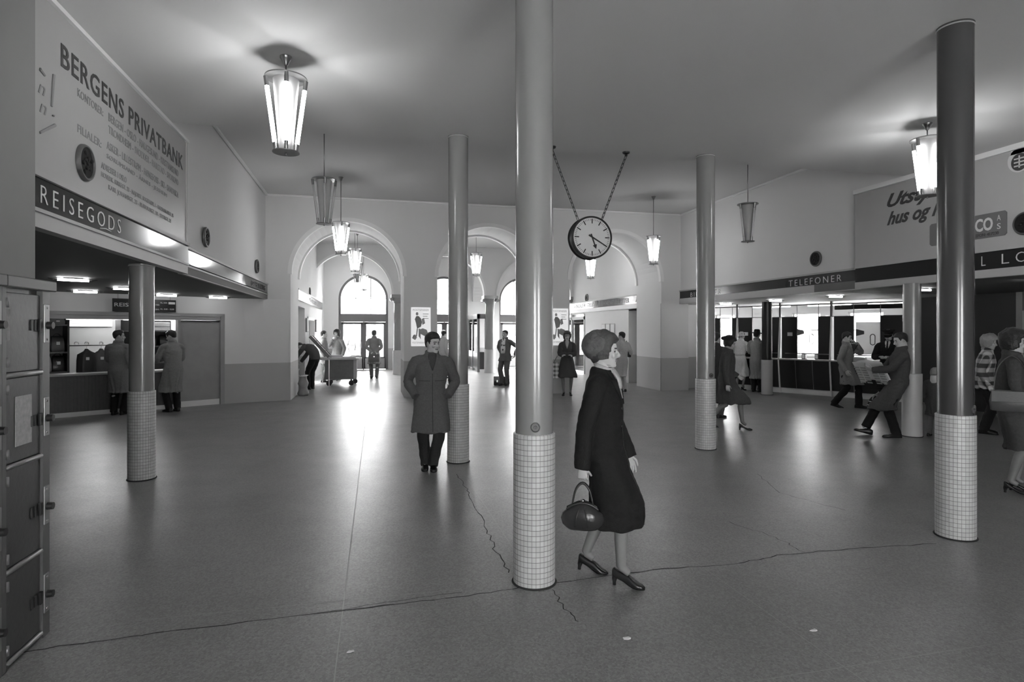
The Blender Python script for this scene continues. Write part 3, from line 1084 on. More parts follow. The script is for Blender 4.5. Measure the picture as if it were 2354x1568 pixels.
for a, b in (((5.40, 3.76), (5.37, 3.50)), ((5.395, 3.44), (5.395, 3.43)), ((5.42, 3.37), (5.20, 3.24)), ((5.20, 3.72), (5.27, 3.70))):
    mb.limb([(0.003, a[0] - 5, a[1]), (0.003, b[0] - 5, b[1])], [0.014, 0.010], 6)
mb.build('lettering', M['letters_grey'], f)
text('lettering', 'n', M['letters_grey'], f, (0.001, 0.18, 3.54), YP, 0.1, 0.07, shear=0.3)
text('lettering', 'n', M['letters_grey'], f, (0.001, 0.2, 3.40), YP, 0.1, 0.07, shear=0.3)

# right side
YM = V((0, -1, 0))
f = thing('telephone_sign', 'dark fascia lettered TELEFONER under the right wall', 'sign', (8.82, 9.3, 0))
MB().box(0, 0.08, 0, 6.55, 2.66, 2.89).build('board', M['board'], f)
MB().box(-0.02, 0.08, 0, 6.55, 2.885, 2.92).build('top_rail', M['grey_trim'], f)
MB().box(-0.01, 0.08, 0, 6.55, 2.52, 2.66).build('lower_strip', M['grey_trim'], f)
text('lettering', 'TELEFONER', M['letters'], f, (-0.001, 1.88, 2.70), YM, 1.48, 0.13, bold=-0.012, space=1.4, split=True)
text('lettering', 'BILLETTER', M['letters'], f, (-0.001, 5.95, 2.70), YM, 1.50, 0.12, bold=-0.012, space=1.4, split=True)
f = thing('local_telephone_sign', 'dark fascia with wide-spaced letters L LO at the right edge', 'sign', (8.76, 0, 0))
MB().box(0, 0.1, 4.0, 9.3, 2.64, 2.90).build('board', M['board_matt'], f)
MB().box(-0.02, 0.1, 4.0, 9.3, 2.895, 2.935).build('top_rail', M['grey_trim'], f)
MB().box(-0.01, 0.1, 4.0, 9.3, 2.52, 2.64).build('lower_strip', M['grey_trim'], f)
for ch, y0, w in (('L', 6.95, 0.06), ('L', 6.66, 0.10), ('O', 6.47, 0.15)):
    text('letter', ch, M['letters'], f, (-0.001, y0, 2.70), YM, w, 0.14, bold=-0.012)
f = thing('outfitters_banner', 'grey wall banner with slanted script above the right fascia', 'advertisement', (8.74, 0, 0))
MB().box(0, 0.1, 4.0, 9.28, 2.935, ZF - 0.002).build('panel', mat('banner_grey_enamel', 0.42, 0.4, var=0.02), f)
MB().box(-0.05, 0.1, 4.0, 9.28, ZF - 0.08, ZF - 0.003).build('top_moulding', M['trim'], f)
text('lettering', 'Utstyr til', M['letters_dark'], f, (-0.001, 8.58, 3.81), YM, 1.45, 0.30, shear=0.45, bold=0.028)
text('lettering', 'hus og hjem', M['letters_dark'], f, (-0.001, 8.58, 3.50), YM, 1.45, 0.30, shear=0.45, bold=0.028)
mb = MB().prism([(6.60, 3.1), (7.73, 3.1), (7.76, 3.13), (7.76, 3.42), (7.73, 3.45), (6.60, 3.45), (6.57, 3.42), (6.57, 3.13)], lambda u, v, w: V((w, u, v)), -0.012, 0.0)
pl = mb.build('company_plate', M['frame_dark'], f)
text('lettering', '&', M['letters'], pl, (-0.013, 7.16, 3.21), YM, 0.10, 0.15, bold=0.02)
text('lettering', 'CO', M['letters'], pl, (-0.013, 7.02, 3.2), YM, 0.26, 0.19, bold=0.03)
text('lettering', 'A', M['letters'], pl, (-0.013, 6.70, 3.32), YM, 0.05, 0.08)
text('lettering', 'S', M['letters'], pl, (-0.013, 6.70, 3.20), YM, 0.05, 0.08)
text('lettering', 'TELEFON: 417230', M['letters_dark'], pl, (-0.013, 7.10, 3.125), YM, 0.42, 0.045)
# emblem at the edge
mb = MB()
em = [(6.40 + 0.16 * math.cos(2 * PI * k / 28), 4.11 + 0.17 * math.sin(2 * PI * k / 28)) for k in range(28)]
mb.prism(em, lambda u, v, w: V((w, u, v)), -0.01, 0.0)
mb.prism([(6.28, 4.2), (6.52, 4.2), (6.50, 4.30), (6.40, 4.27), (6.30, 4.30)], lambda u, v, w: V((w, u, v)), -0.01, 0.0)
eb = mb.build('emblem', M['letters'], f)
mb = MB().prism([(6.40 + 0.11 * math.cos(2 * PI * k / 24), 4.08 + 0.12 * math.sin(2 * PI * k / 24)) for k in range(24)], lambda u, v, w: V((w, u, v)), -0.014, -0.010)
eb2 = mb.build('emblem_field', M['letters_dark'], eb)
mb = MB()
for z in (4.02, 4.07, 4.12):
    mb.box(-0.017, -0.0145, 6.33, 6.47, z, z + 0.018)
mb.box(-0.017, -0.0145, 6.39, 6.41, 4.0, 4.17)
mb.build('emblem_bars', M['letters'], eb)

# vestibule fascias
f = thing('vestibule_sign', 'small pale fascia with two dark words on the left vestibule wall', 'sign', (-1.97, 17.6, 0))
MB().box(-0.02, 0.04, 0, 8.6, 2.62, 2.9).build('board', M['board_grey'], f)
MB().box(-0.02, 0.05, 0, 8.6, 2.9, 2.94).build('top_rail', M['grey_trim'], f)
text('lettering', 'VENTE SALER', M['letters_dark'], f, (0.041, 3.0, 2.69), YP, 3.2, 0.14, space=1.1)
f = thing('bank_counter_sign', 'long pale fascia with several dark words on the right vestibule wall', 'sign', (8.4, 16.65, 0))
MB().box(-0.04, 0.02, 0, 7.8, 2.62, 2.88).build('board', M['board_grey'], f)
MB().box(-0.05, 0.02, 0, 7.8, 2.88, 2.92).build('top_rail', M['grey_trim'], f)
MB().box(-0.05, 0.02, 0, 7.8, 2.48, 2.62).build('lower_strip', M['trim'], f)
for s_, y0, w in (('VINDUER', 7.2, 1.4), ('TELEGRAF', 5.6, 1.3), ('BANENES', 4.1, 1.2), ('BILLETTER', 2.8, 1.1), ('AVISER', 1.2, 1.0)):
    text('lettering', s_, M['letters_dark'], f, (-0.041, y0, 2.68), YM, w, 0.15, space=1.1)

# round dark wall medallions
def medallion():
    t = thing('wall_medallion', 'x', 'wall ornament')
    RY = Matrix.Rotation(PI / 2, 4, 'Y')
    MB().lathe([(0.0, 0.0), (0.158, 0.0), (0.158, 0.02), (0.148, 0.035), (0.135, 0.035), (0.13, 0.02), (0.0, 0.02)], seg=40, mtx=RY).build('rim', M['leather_grey'], t, smooth=True, auto=35)
    MB().lathe([(0.0, 0.024), (0.131, 0.022), (0.131, 0.015), (0.0, 0.015)], seg=32, mtx=RY).build('field', M['medal'], t, smooth=True, auto=35)
    mb = MB()
    for k in range(9):
        a = k * 2.4
        r = 0.02 + 0.011 * k
        mb.ball((0.026, r * math.cos(a) * 0.9, r * math.sin(a)), (0.01, 0.028, 0.02), 10, 6)
    mb.build('relief', M['medal'], t, smooth=True)
    return t


md = medallion()
MED = [(-2.42, 5.92, 3.21, 0, 'large dark round medallion on the bank banner'), (-2.5, 10.2, 3.21, 0, 'dark round medallion on the left wall past the banner'),
       (-2.5, 14.55, 3.21, 0, 'dark round medallion high at the end of the left wall'), (8.85, 10.4, 3.21, PI, 'dark round medallion above the TELEFONER lettering'),
       (8.74, 6.33, 3.22, PI, 'dark round medallion at the right edge beside the company plate'), (-1.98, 21.2, 3.05, 0, 'small dark medallion on the left vestibule wall'),
       (8.4, 22.4, 3.05, PI, 'small dark medallion on the right vestibule wall')]
for i, (x, y, z, rz, lb) in enumerate(MED):
    o = md if i == 0 else copy_tree(md)
    o.location = (x, y, z)
    o.rotation_euler = (0, 0, rz)
    prop(o, lb, 'wall ornament', 'round wall medallions')

# ================================================================== lockers
def locker(label, y0, y1, right_post):
    t = thing('locker', label, 'locker', (-2.32, y0, 0), group='grey steel luggage lockers')
    w = y1 - y0
    xf = 0.51
    MB().box(0, xf - 0.03, 0, w, 0.0, 1.98).build('cabinet_body', M['locker'], t)
    mb = MB()
    mb.box(xf - 0.03, xf, 0, 0.035, 0, 1.98)
    mb.box(xf - 0.03, xf, w - 0.075, w, 0, 1.98)
    mb.build('front_posts', M['locker_frame'], t)
    MB().box(0, xf + 0.025, -0.0, w + (0.03 if right_post else 0), 1.975, 2.035, bevel=0.006).build('top_cap', M['locker_frame'], t)
    zz = [0.03, 0.50, 1.04, 1.515, 1.965]
    for a, b in zip(zz[:-1], zz[1:]):
        d = MB().box(xf - 0.03, xf - 0.012, 0.045, w - 0.08, a + 0.015, b - 0.015, bevel=0.004).build('door', M['locker'], t)
        zc = (a + b) / 2
        lc = zc + (0.04 if a > 1.5 else -0.03)
        MB().box(xf - 0.012, xf + 0.004, w - 0.105, w - 0.078, lc - 0.035, lc + 0.035, bevel=0.002).build('latch', M['black'], d)
        for yy in (w - 0.18, w - 0.145):
            MB().box(xf - 0.013, xf - 0.004, yy, yy + 0.022, lc - 0.03, lc + 0.03, bevel=0.002).build('number_plate', M['black'], d)
        mb = MB().box(xf - 0.002, xf + 0.006, w - 0.066, w - 0.012, lc - 0.10, lc + 0.12, bevel=0.003)
        pl = mb.build('lock_plate', M['steel'], t)
        MB().limb([(xf + 0.004, w - 0.035, lc), (xf + 0.035, w - 0.035, lc)], [0.022, 0.02], 16).build('lock_knob', M['black'], pl, smooth=True, auto=40)
        for zs in (lc - 0.08, lc + 0.10):
            MB().ball((xf + 0.006, w - 0.04, zs), (0.004, 0.008, 0.008), 10, 6).build('rivet', M['chrome'], pl, smooth=True)
        for zs in (a + 0.07, b - 0.07):
            MB().limb([(xf - 0.004, 0.05, zs - 0.025), (xf - 0.004, 0.05, zs + 0.025)], [0.009, 0.009], 10).build('hinge', M['steel'], d, smooth=True)
        MB().limb([(xf - 0.008, 0.045, a), (xf - 0.008, w - 0.08, a)], [0.014, 0.014], 12).build('rail', M['steel'], t, smooth=True)
    return t


lk = locker('grey steel locker nearest the hall, end of the bank at left edge', 3.54, 4.0, True)
MB().box(0.499, 0.502, 0.135, 0.29, 1.135, 1.40).build('notice_sheet', M['paper_grey'], lk)
MB().box(0.499, 0.502, 0.052, 0.085, 1.70, 1.86).build('number_label', M['paper_grey'], lk)
for k in range(1, 4):
    locker(('grey steel locker second from the end, cut by the left frame edge', 'grey steel locker third along the bank, outside the left edge', 'grey steel locker fourth along the bank, outside the left edge')[k - 1],
           3.54 - 0.462 * k, 4.0 - 0.462 * k, False)

# ================================================================== luggage counter
ct = thing('luggage_counter', 'long dark ribbed wooden luggage counter with pale kick board', 'counter', (0, 0, 0))
lbox(MB(), -1.6, 2.26, -0.25, 0.0, 0.09, 0.83).build('front_panel', M['wood_dark'], ct)
lbox(MB(), -1.6, 2.26, -0.4, 0.05, 0.83, 0.87).build('worktop', M['grey_trim'], ct)
lbox(MB(), -1.6, 2.26, -0.22, 0.015, 0.0, 0.09).build('kick_board', M['trim'], ct)
mb = MB()
for k in range(60):
    s_ = -1.55 + k * 0.063
    lbox(mb, s_, s_ + 0.03, 0.0, 0.008, 0.10, 0.82)
mb.build('ribs', M['wood_dark'], ct)
fr = thing('counter_frame', 'wooden frame surrounding the luggage counter opening', 'frame', (0, 0, 0))
mb = MB()
lbox(mb, -1.6, 3.28, -0.15, 0.04, 2.075, 2.145)
lbox(mb, -1.6, 3.2, -0.15, 0.02, 1.99, 2.075)
lbox(mb, 3.19, 3.28, -0.15, 0.04, 0, 2.1)
lbox(mb, 2.27, 2.33, -0.15, 0.03, 0.0, 2.0)
mb.build('frame_boards', M['wood'], fr)
dp = thing('sliding_door', 'brown wooden sliding door right of the luggage counter', 'door', (0, 0, 0))
lbox(MB(), 2.33, 3.19, -0.12, -0.06, 0.13, 1.98).build('door_panel', M['wood'], dp)
lbox(MB(), 2.33, 3.19, -0.12, -0.05, 0.0, 0.13).build('kick_plate', M['trim'], dp)
lbox(MB(), 2.33, 3.19, -0.09, -0.03, 1.965, 1.985).build('top_track', M['black'], dp)

hb = thing('opening_hours_board', 'black hanging board lettered REISEGODS with opening hours', 'sign', (0, 0, 0))
lbox(MB(), 1.0, 2.21, 0.06, 0.09, 2.16, 2.43).build('board', M['black'], hb)
for s_ in (1.1, 2.1):
    MB().limb([LP(s_, 0.075, 2.42), LP(s_, 0.075, 2.53)], [0.006, 0.006], 8).build('hanger_rod', M['steel'], hb)
for s_, a, z, w, h in (('REISEGODS', 1.03, 2.26, 0.75, 0.08), ('KL. 8.00 -', 1.90, 2.35, 0.15, 0.03), ('KL. 8.00 - 18.00', 1.90, 2.21, 0.27, 0.03), ('HVERD.', 1.80, 2.30, 0.08, 0.03), ('SØND.', 1.80, 2.2, 0.08, 0.03)):
    text('lettering', s_, M['letters'], hb, LP(a, 0.092, z), LD, w, h, bold=0.01)
lbox(MB(), 2.06, 2.19, 0.09, 0.094, 2.335, 2.385).build('pasted_label', M['paper'], hb)

sh = thing('luggage_shelf', 'dark shelf unit with bags at the left end of luggage store', 'shelf', (0, 0, 0))
mb = MB()
lbox(mb, -1.4, 0.42, -1.3, -1.26, 0, 2.1)
lbox(mb, 0.36, 0.40, -1.3, -0.75, 0, 1.98)
lbox(mb, -1.4, -1.36, -1.3, -0.75, 0, 1.98)
mb.build('carcass', M['black'], sh)
for z in (0.35, 0.85, 1.27, 1.85):
    lbox(MB(), -1.36, 0.36, -1.26, -0.75, z, z + 0.03).build('shelf_board', M['leather_grey'], sh)
sh2 = thing('parcel_shelf', 'dark parcel shelf behind the canopy column in luggage store', 'shelf', (0, 0, 0))
mb = MB()
lbox(mb, 1.5, 2.9, -2.0, -1.96, 0, 2.0)
lbox(mb, 1.5, 1.54, -2.0, -1.5, 0, 2.0)
lbox(mb, 2.86, 2.9, -2.0, -1.5, 0, 2.0)
mb.build('carcass', M['black'], sh2)
for z in (0.4, 0.95, 1.35, 1.72):
    lbox(MB(), 1.54, 2.86, -1.96, -1.5, z, z + 0.03).build('shelf_board', M['leather_grey'], sh2)


def bag(label, s_, n_, z, w, d, h, m, group, handle=True, rnd=0.05):
    c = LP(s_, n_, z)
    t = thing('travel_bag', label, 'bag', c, math.atan2(LD.y, LD.x), group)
    mb = MB()
    mb.loft([[V((sx * w / 2 * q, sy * d / 2 * q2, zz)) for sx, sy in ((-1, -1), (-.6, -1.06), (.6, -1.06), (1, -1), (1.04, 0), (1, 1), (0, 1.05), (-1, 1), (-1.04, 0))]
             for q, q2, zz in ((0.92, 0.92, 0.0), (1, 1, 0.03), (1.0, 0.95, h * 0.5), (0.93, 0.6, h * 0.85), (0.85, 0.25, h))])
    mb.build('bag_body', m, t, smooth=True, auto=50)
    if handle:
        MB().torus((0, 0, h - 0.01), 0.06, 0.009, 16, 6, Matrix.Rotation(PI / 2, 3, 'X'), PI, 0).build('handle', M['leather'], t, smooth=True)
    MB().box(-0.03, 0.03, -d / 2 - 0.012, -d / 2 + 0.0, h * 0.45, h * 0.65).build('tag', M['paper'], t)
    return t


BG = 'bags on the luggage shelves'
for lb, s_, n_, z, w, d, h, m in (
        ('white parcel bag on top board of the left luggage shelf', -0.05, -1.0, 1.88, 0.3, 0.25, 0.14, M['paper_grey']),
        ('grey bundle on the top board nearer the hanging coats', 0.22, -1.0, 1.88, 0.25, 0.25, 0.13, M['canvas']),
        ('black bag on the second board of the left shelf', -0.15, -1.0, 1.30, 0.5, 0.3, 0.38, M['leather']),
        ('dark leather case on second board by the shelf end', 0.22, -1.0, 1.30, 0.22, 0.3, 0.33, M['leather_grey']),
        ('bag with a white cloth on the third board', -0.02, -1.0, 0.88, 0.26, 0.3, 0.33, M['canvas']),
        ('black bag on third board at the shelf end', 0.23, -1.0, 0.88, 0.2, 0.3, 0.33, M['leather']),
        ('dark bag on the lowest visible board of the left shelf', 0.1, -1.0, 0.38, 0.5, 0.3, 0.42, M['leather_grey'])):
    bag(lb, s_, n_, z, w, d, h, m, BG)
for lb, s_, z, w, h in (('pale parcel on the top board of the parcel shelf', 2.0, 1.75, 0.3, 0.2), ('white-labelled parcel right on the top board of the parcel shelf', 2.4, 1.75, 0.34, 0.2)):
    t = thing('parcel', lb, 'parcel', LP(s_, -1.73, z), math.atan2(LD.y, LD.x), 'parcels on the parcel shelf')
    MB().box(-w / 2, w / 2, -0.15, 0.15, 0, h, bevel=0.008).build('box', M['paper_grey'], t)
    MB().box(-w / 2 - 0.002, w / 2 + 0.002, -0.154, 0.154, h / 2 - 0.006, h / 2 + 0.006).build('string', M['leather_grey'], t)
for lb, s_, z, w, h in (('black case on middle board of the parcel shelf', 2.05, 1.38, 0.42, 0.28), ('black case beside it on the parcel shelf, right', 2.55, 1.38, 0.4, 0.26)):
    bag(lb, s_, -1.73, z, w, 0.26, h, M['leather'], BG)

cr = thing('coat_rail', 'horizontal coat rail with hooks on the luggage store wall', 'rail', (0, 0, 0))
MB().limb([LP(0.36, -0.62, 1.43), LP(1.9, -0.62, 1.43)], [0.012, 0.012], 10).build('rail', M['steel'], cr, smooth=True)
for s_ in (0.5, 0.68, 0.94, 1.26, 1.65):
    MB().torus(LP(s_, -0.62, 1.475), 0.035, 0.006, 14, 6, Matrix.Rotation(A1, 3, 'Z') @ Matrix.Rotation(PI / 2, 3, 'X'), PI * 1.4, -0.6).build('hook', M['steel'], cr, smooth=True)
for s_ in (0.40, 1.86):
    MB().limb([LP(s_, -0.62, 1.43), LP(s_, -2.8, 1.43)], [0.01, 0.01], 8).build('bracket', M['steel'], cr)
ns = thing('wall_notice', 'long pale notice sheet high on the luggage store wall', 'notice', LP(1.1, -2.79, 1.9), A1)
MB().box(-0.5, 0.5, -0.01, 0.0, -0.05, 0.2).build('sheet', M['paper'], ns)
mb = MB()
for k in range(4):
    mb.box(-0.44, 0.40 - 0.06 * k, -0.012, -0.0105, 0.13 - 0.04 * k, 0.142 - 0.04 * k)
mb.build('print_lines', M['grey_trim'], ns)
for i, (s_, m, lb) in enumerate(((0.84, M['black'], 'black jacket on a hanger, left on the coat rail'), (1.10, M['leather_grey'], 'dark overcoat with a white ticket on the coat rail'), (1.42, M['black'], 'dark coat right on the rail, behind the customer'))):
    t = thing('hanging_coat', lb, 'coat', LP(s_ - .16, -0.62, 0.0), A1, 'coats on the luggage store rail')
    lean = -0.05 if i == 0 else 0.0
    rings = []
    for zz, a, b, dx in ((1.36, .03, .03, 0), (1.31, .07, .045, 0.01), (1.24, .19, .06, .02), (1.12, .215, .07, .03), (0.9, .2, .075, .06 + lean), (0.62, .19, .085, .09 + lean), (0.45, .20, .09, .10)):
        rings.append([V((dx + a * math.cos(2 * PI * k / 20), b * math.sin(2 * PI * k / 20) * (1 + 0.18 * math.cos(k * 2.3)), zz)) for k in range(20)])
    MB().loft(rings).build('cloth', m, t, smooth=True)
    MB().limb([(0, 0, 1.34), (0, 0, 1.42), (0.03, 0, 1.46), (0.0, 0, 1.49), (-0.03, 0, 1.47)], [0.005] * 5, 6, sub=3).build('hanger_hook', M['wood'], t)
    if i < 2:
        MB().box(-0.03, 0.03, -0.095, -0.088, 1.12, 1.18).build('ticket', M['paper'], t)
# lamp inside the luggage store
lt = copy_tree(tl)
lt.location = LP(1.2, -1.6, ZS)
prop(lt, 'tube light inside the luggage store over the counter', 'lamp', 'small tube lights under the canopies')

# ================================================================== ticket counters
BAYS = [(-1.2, 0.21, [(-1.2, -.62, 'd'), (-.62, -.36, 'd'), (-.36, .04, 'g'), (.04, .19, 'd')]),
        (0.21, 1.50, [(.23, .67, 'd'), (.67, 1.08, 'g'), (1.08, 1.48, 'd')]),
        (1.50, 2.87, [(1.54, 1.97, 'd'), (1.97, 2.535, 'g'), (2.535, 2.85, 'd')]),
        (2.87, 4.55, [(2.93, 3.41, 'd'), (3.41, 4.03, 'g'), (4.03, 4.53, 'd')])]
where = ('leftmost ticket counter bay, mostly hidden by the hall column', 'ticket counter bay with the white-coated customer', 'ticket counter bay right of the dark slim column', 'ticket counter bay behind the man holding his face')


def slope(mb, s0, s1, n_top, n_bot, z0, z1, th=0.04):
    p = [KP(s0, n_bot, z0), KP(s1, n_bot, z0), KP(s1, n_top, z1), KP(s0, n_top, z1),
         KP(s0, n_bot - th, z0), KP(s1, n_bot - th, z0), KP(s1, n_top - th, z1), KP(s0, n_top - th, z1)]
    mb.faces(p, [(0, 1, 2, 3), (7, 6, 5, 4), (0, 4, 5, 1), (1, 5, 6, 2), (2, 6, 7, 3), (3, 7, 4, 0)])
    return mb


for i, (sa, sb, panes) in enumerate(BAYS):
    t = thing('ticket_counter', where[i], 'counter', (0, 0, 0), group='ticket counter bays')
    n3 = 3
    for k in range(n3):
        a, b = sa + (sb - sa) * k / n3, sa + (sb - sa) * (k + 1) / n3
        slope(MB(), a + 0.008, b - 0.008, 0.10, 0.0, 0.15, 0.93).build('front_panel', M['dark'], t)
    mb = MB()
    for k in range(1, n3):
        a = sa + (sb - sa) * k / n3
        slope(mb, a - 0.008, a + 0.008, 0.103, 0.003, 0.15, 0.93)
    mb.build('panel_strips', M['steel'], t)
    kbox(MB(), sa, sb, -0.1, -0.03, 0, 0.15).build('kick_board', M['trim'], t)
    kbox(MB(), sa, sb, -0.45, 0.13, 0.93, 0.965).build('counter_top', M['grey_trim'], t)
    kbox(MB(), sa + 0.15, sb - 0.02, 0.0, 0.03, 1.10, 1.13).build('rail', M['chrome'], t)
    mb = MB()
    slope(mb, sa - 0.018, sa + 0.018, 0.12, 0.02, 0.0, 0.93, 0.06)
    slope(mb, sa - 0.018, sa + 0.018, 0.02, 0.12, 0.93, 2.12, 0.05)
    mb.build('bay_post', M['white'], t)
    mb = MB()
    kbox(mb, sa - 0.03, sa + 0.02, -0.06, 0.01, 2.1, ZS)
    kbox(mb, sa, sb, -0.03, 0.0, 2.44, 2.47)
    kbox(mb, sa, sb, -0.02, -0.005, 2.12, 2.135)
    for a, b, k in panes:
        kbox(mb, b - 0.006, b + 0.006, -0.03, 0.0, 0.97, 2.45)
    mb.build('glazing_bars', M['frame_dark'], t)
    kbox(MB(), sa + 0.02, sb - 0.02, -0.018, -0.012, 2.13, 2.45).build('top_pane', M['booth_glass'], t)
    for a, b, k in panes:
        if k == 'd':
            p = kbox(MB(), a, b, -0.03, -0.012, 0.97, 2.12).build('dark_panel', M['dark'], t)
        else:
            p = kbox(MB(), a, b, -0.022, -0.015, 1.12, 2.12).build('pane', M['booth_glass'], t)
            if i < 2:
                continue
            so = a + (b - a) * (0.68 if i == 2 else 0.72)
            pts = []
            for q in range(24):
                an = 2 * PI * q / 24
                pts.append((so + 0.055 * math.cos(an), 1.52 + 0.055 * math.sin(an) + (0.08 if math.sin(an) >= 0 else -0.08)))
            mb = MB()
            rings = []
            for q in range(24):
                an = 2 * PI * q / 24
                u, v = pts[q]
                rings.append([KP(u + 0.009 * math.cos(an) * math.cos(j * PI / 3), 0.0 + 0.012 * math.sin(j * PI / 3), v + 0.009 * math.sin(an) * math.cos(j * PI / 3)) for j in range(6)])
            mb.loft(rings, closed=True)
            mb.build('speaking_hole', M['black'], p, smooth=True)
            sg = a + (b - a) * (0.17 if i == 2 else 0.24)
            MB().prism([(sg - 0.08, 1.79), (sg + 0.10, 1.74), (sg + 0.10, 1.66), (sg - 0.08, 1.61)], lambda u, v, w: KP(u, w, v), -0.005, 0.02).build('pennant_plate', M['frame_dark'], p)
    if i == 3:
        kbox(MB(), 3.43, 4.01, -0.10, -0.09, 1.13, 1.97).build('roller_blind', M['blind'], t)
        kbox(MB(), 2.93, 4.5, -0.14, -0.05, 2.30, 2.42).build('blind_box', M['dark'], t)
    if i in (1, 2):
        a = panes[0][1] - 0.2
        kbox(MB(), a - 0.07, a + 0.07, -0.012, -0.008, 1.60, 1.70).build('notice_card', M['paper'], t)
for s_, i in ((2.1, 2), (2.45, 2)):
    t = thing('desk_ticket_rack', 'small %s ticket rack on the counter right of the dark column' % ('left' if s_ < 2.3 else 'right'), 'rack', KP(s_, -0.15, 0.965), math.atan2(KD.y, KD.x))
    MB().box(-0.05, 0.05, -0.06, 0.06, 0, 0.14, bevel=0.01).build('rack_body', M['black'], t)
    MB().box(-0.035, 0.035, -0.062, 0.055, 0.02, 0.17).build('tickets', M['paper'], t)
t = thing('paper_stack', 'bright paper stack on the counter beside the uniformed man', 'papers', KP(3.5, -0.1, 0.965), math.atan2(KD.y, KD.x))
mb = MB()
for k in range(8):
    mt = Matrix.Rotation(0.12 * math.sin(k * 2.1), 4, 'Z')
    mb.box(-0.16, 0.16, -0.11, 0.11, k * 0.012, k * 0.012 + 0.010, mtx=mt)
mb.build('sheets', M['paper'], t)
t = thing('ledger', 'open ledger lying on the counter by the paper stack', 'book', KP(3.9, -0.1, 0.965), math.atan2(KD.y, KD.x))
MB().box(-0.15, 0.0, -0.1, 0.1, 0, 0.03, bevel=0.008).box(0.0, 0.15, -0.1, 0.1, 0, 0.025, bevel=0.008).build('pages', M['paper'], t)
MB().box(-0.155, 0.155, -0.105, 0.105, 0, 0.006).build('cover', M['leather'], t)
# office ceiling lamps
for k, s_ in enumerate((0.6, 2.3, 3.9)):
    t = thing('office_light', ('left', 'middle', 'right')[k] + ' bright ceiling light inside the ticket office', 'lamp', KP(s_, -1.3, ZS - .002), math.atan2(KD.y, KD.x), 'ticket office ceiling lights')
    MB().box(-0.6, 0.6, -0.09, 0.09, -0.03, 0).build('housing', M['white'], t)
    for q in (-0.04, 0.04):
        MB().limb([(-0.57, q, -0.05), (0.57, q, -0.05)], [0.018, 0.018], 10).build('tube', M['soffit_tube'], t, smooth=True)
# post and doors of the telephone wall
t = thing('telephone_booth_post', 'pale upright post between the dark telephone booths', 'post', (12.79, 9.35, 0))
MB().box(-0.05, 0.05, -0.06, 0.06, 0, ZS).build('post', M['column'], t)
MB().box(-0.06, 0.03, -0.20, -0.07, 0, 2.15).build('door_edge', M['grey_trim'], t)

# ================================================================== posters
for i, (x, lb) in enumerate(((1.31, 'pale illustrated poster on the pier left of the middle arch'), (5.13, 'pale illustrated poster partly hidden by the centre column'))):
    t = thing('poster', lb, 'poster', (x, YB - 0.012, 1.85), 0, 'posters on the rear piers')
    MB().box(-0.255, 0.255, 0.0, 0.01, -0.51, 0.51).build('sheet', M['poster'], t)
    MB().prism([(-.10, -.05), (-.13, .1), (-.16, .2), (-.12, .28), (-.06, .28), (0, .22), (.03, .12), (0, .0)], lambda u, v, w: V((u, w, v)), -0.003, 0.0).build('printed_jacket', M['letters_grey'], t)
    mb = MB()
    mb.prism([(-.12 + .035 * math.cos(k * PI / 6) + .02, .34 + .045 * math.sin(k * PI / 6)) for k in range(12)], lambda u, v, w: V((u, w, v)), -0.003, 0.0)
    mb.prism([(-.11, -.05), (-.13, -.25), (-.10, -.25), (-.075, -.05)], lambda u, v, w: V((u, w, v)), -0.003, 0.0)
    mb.prism([(-.06, -.05), (-.06, -.25), (.0, -.33), (-.02, -.05)], lambda u, v, w: V((u, w, v)), -0.003, 0.0)
    mb.build('printed_figure', M['grey_trim'], t)
    mb = MB().prism([(-.05, -.08), (.05, -.04), (.15, -.08), (.20, -.2), (.17, -.28), (.05, -.22), (-.02, -.18)], lambda u, v, w: V((u, w, v)), -0.0035, 0.0)
    mb.prism([(.04, .05), (.02, .2), (.08, .24), (.11, .09)], lambda u, v, w: V((u, w, v)), -0.0035, 0.0)
    mb.prism([(-.23, -.3), (-.2, -.22), (-.15, -.2), (-.1, -.28), (-.15, -.35)], lambda u, v, w: V((u, w, v)), -0.0035, 0.0)
    mb.build('printed_boulder', M['paper_grey'], t)
    text('lettering', 'POSTSPARER', M['grey_trim'], t, (-0.21, -0.003, 0.415), (1, 0, 0), 0.42, 0.05)
    text('lettering', 'POSTSPAREBANKEN', M['grey_trim'], t, (-0.22, -0.003, -0.44), (1, 0, 0), 0.44, 0.045)
    mb = MB()
    for k in range(3):
        mb.box(0.05, 0.2 - 0.03 * (k % 2), -0.003, 0, 0.33 - k * 0.06, 0.345 - k * 0.06)
    mb.build('print_lines', M['grey_trim'], t)

# ================================================================== vestibule door frames
t = thing('vestibule_doorway', 'dark doorway with white frame in the left vestibule wall', 'door', (-1.98, 21.7, 0))
mb = MB()
for y in (-1.2, 1.1):
    mb.box(-0.3, 0.03, y, y + 0.1, 0, 2.2)
mb.box(-0.3, 0.03, -1.2, 1.2, 2.1, 2.2)
mb.build('door_frame', M['trim'], t)
MB().box(-0.2, -0.15, 0.1, 1.1, 0, 2.1).build('door_leaf', M['frame_dark'], t)
for y, lb in ((20.1, 'small framed notice left of the vestibule doorway'), (23.4, 'small framed notice right of the vestibule doorway')):
    o = thing('framed_notice', lb, 'notice', (-1.975, y, 1.9))
    MB().box(0, 0.05, -0.22, 0.22, -0.2, 0.25).build('frame', M['frame_dark'], o)
    MB().box(0.05, 0.055, -0.19, 0.19, -0.17, 0.22).build('sheet', M['paper'], o)
t = thing('wind_lobby', 'tall dark-framed glazed wind lobby beside the middle street doors', 'door', (4.45, 24.75, 0))
mb = MB()
for y in (0, 1.25, 2.45):
    mb.box(-0.05, 0.05, y, y + 0.09, 0, 2.45)
mb.box(-0.05, 0.05, 0, 2.5, 2.25, 2.45)
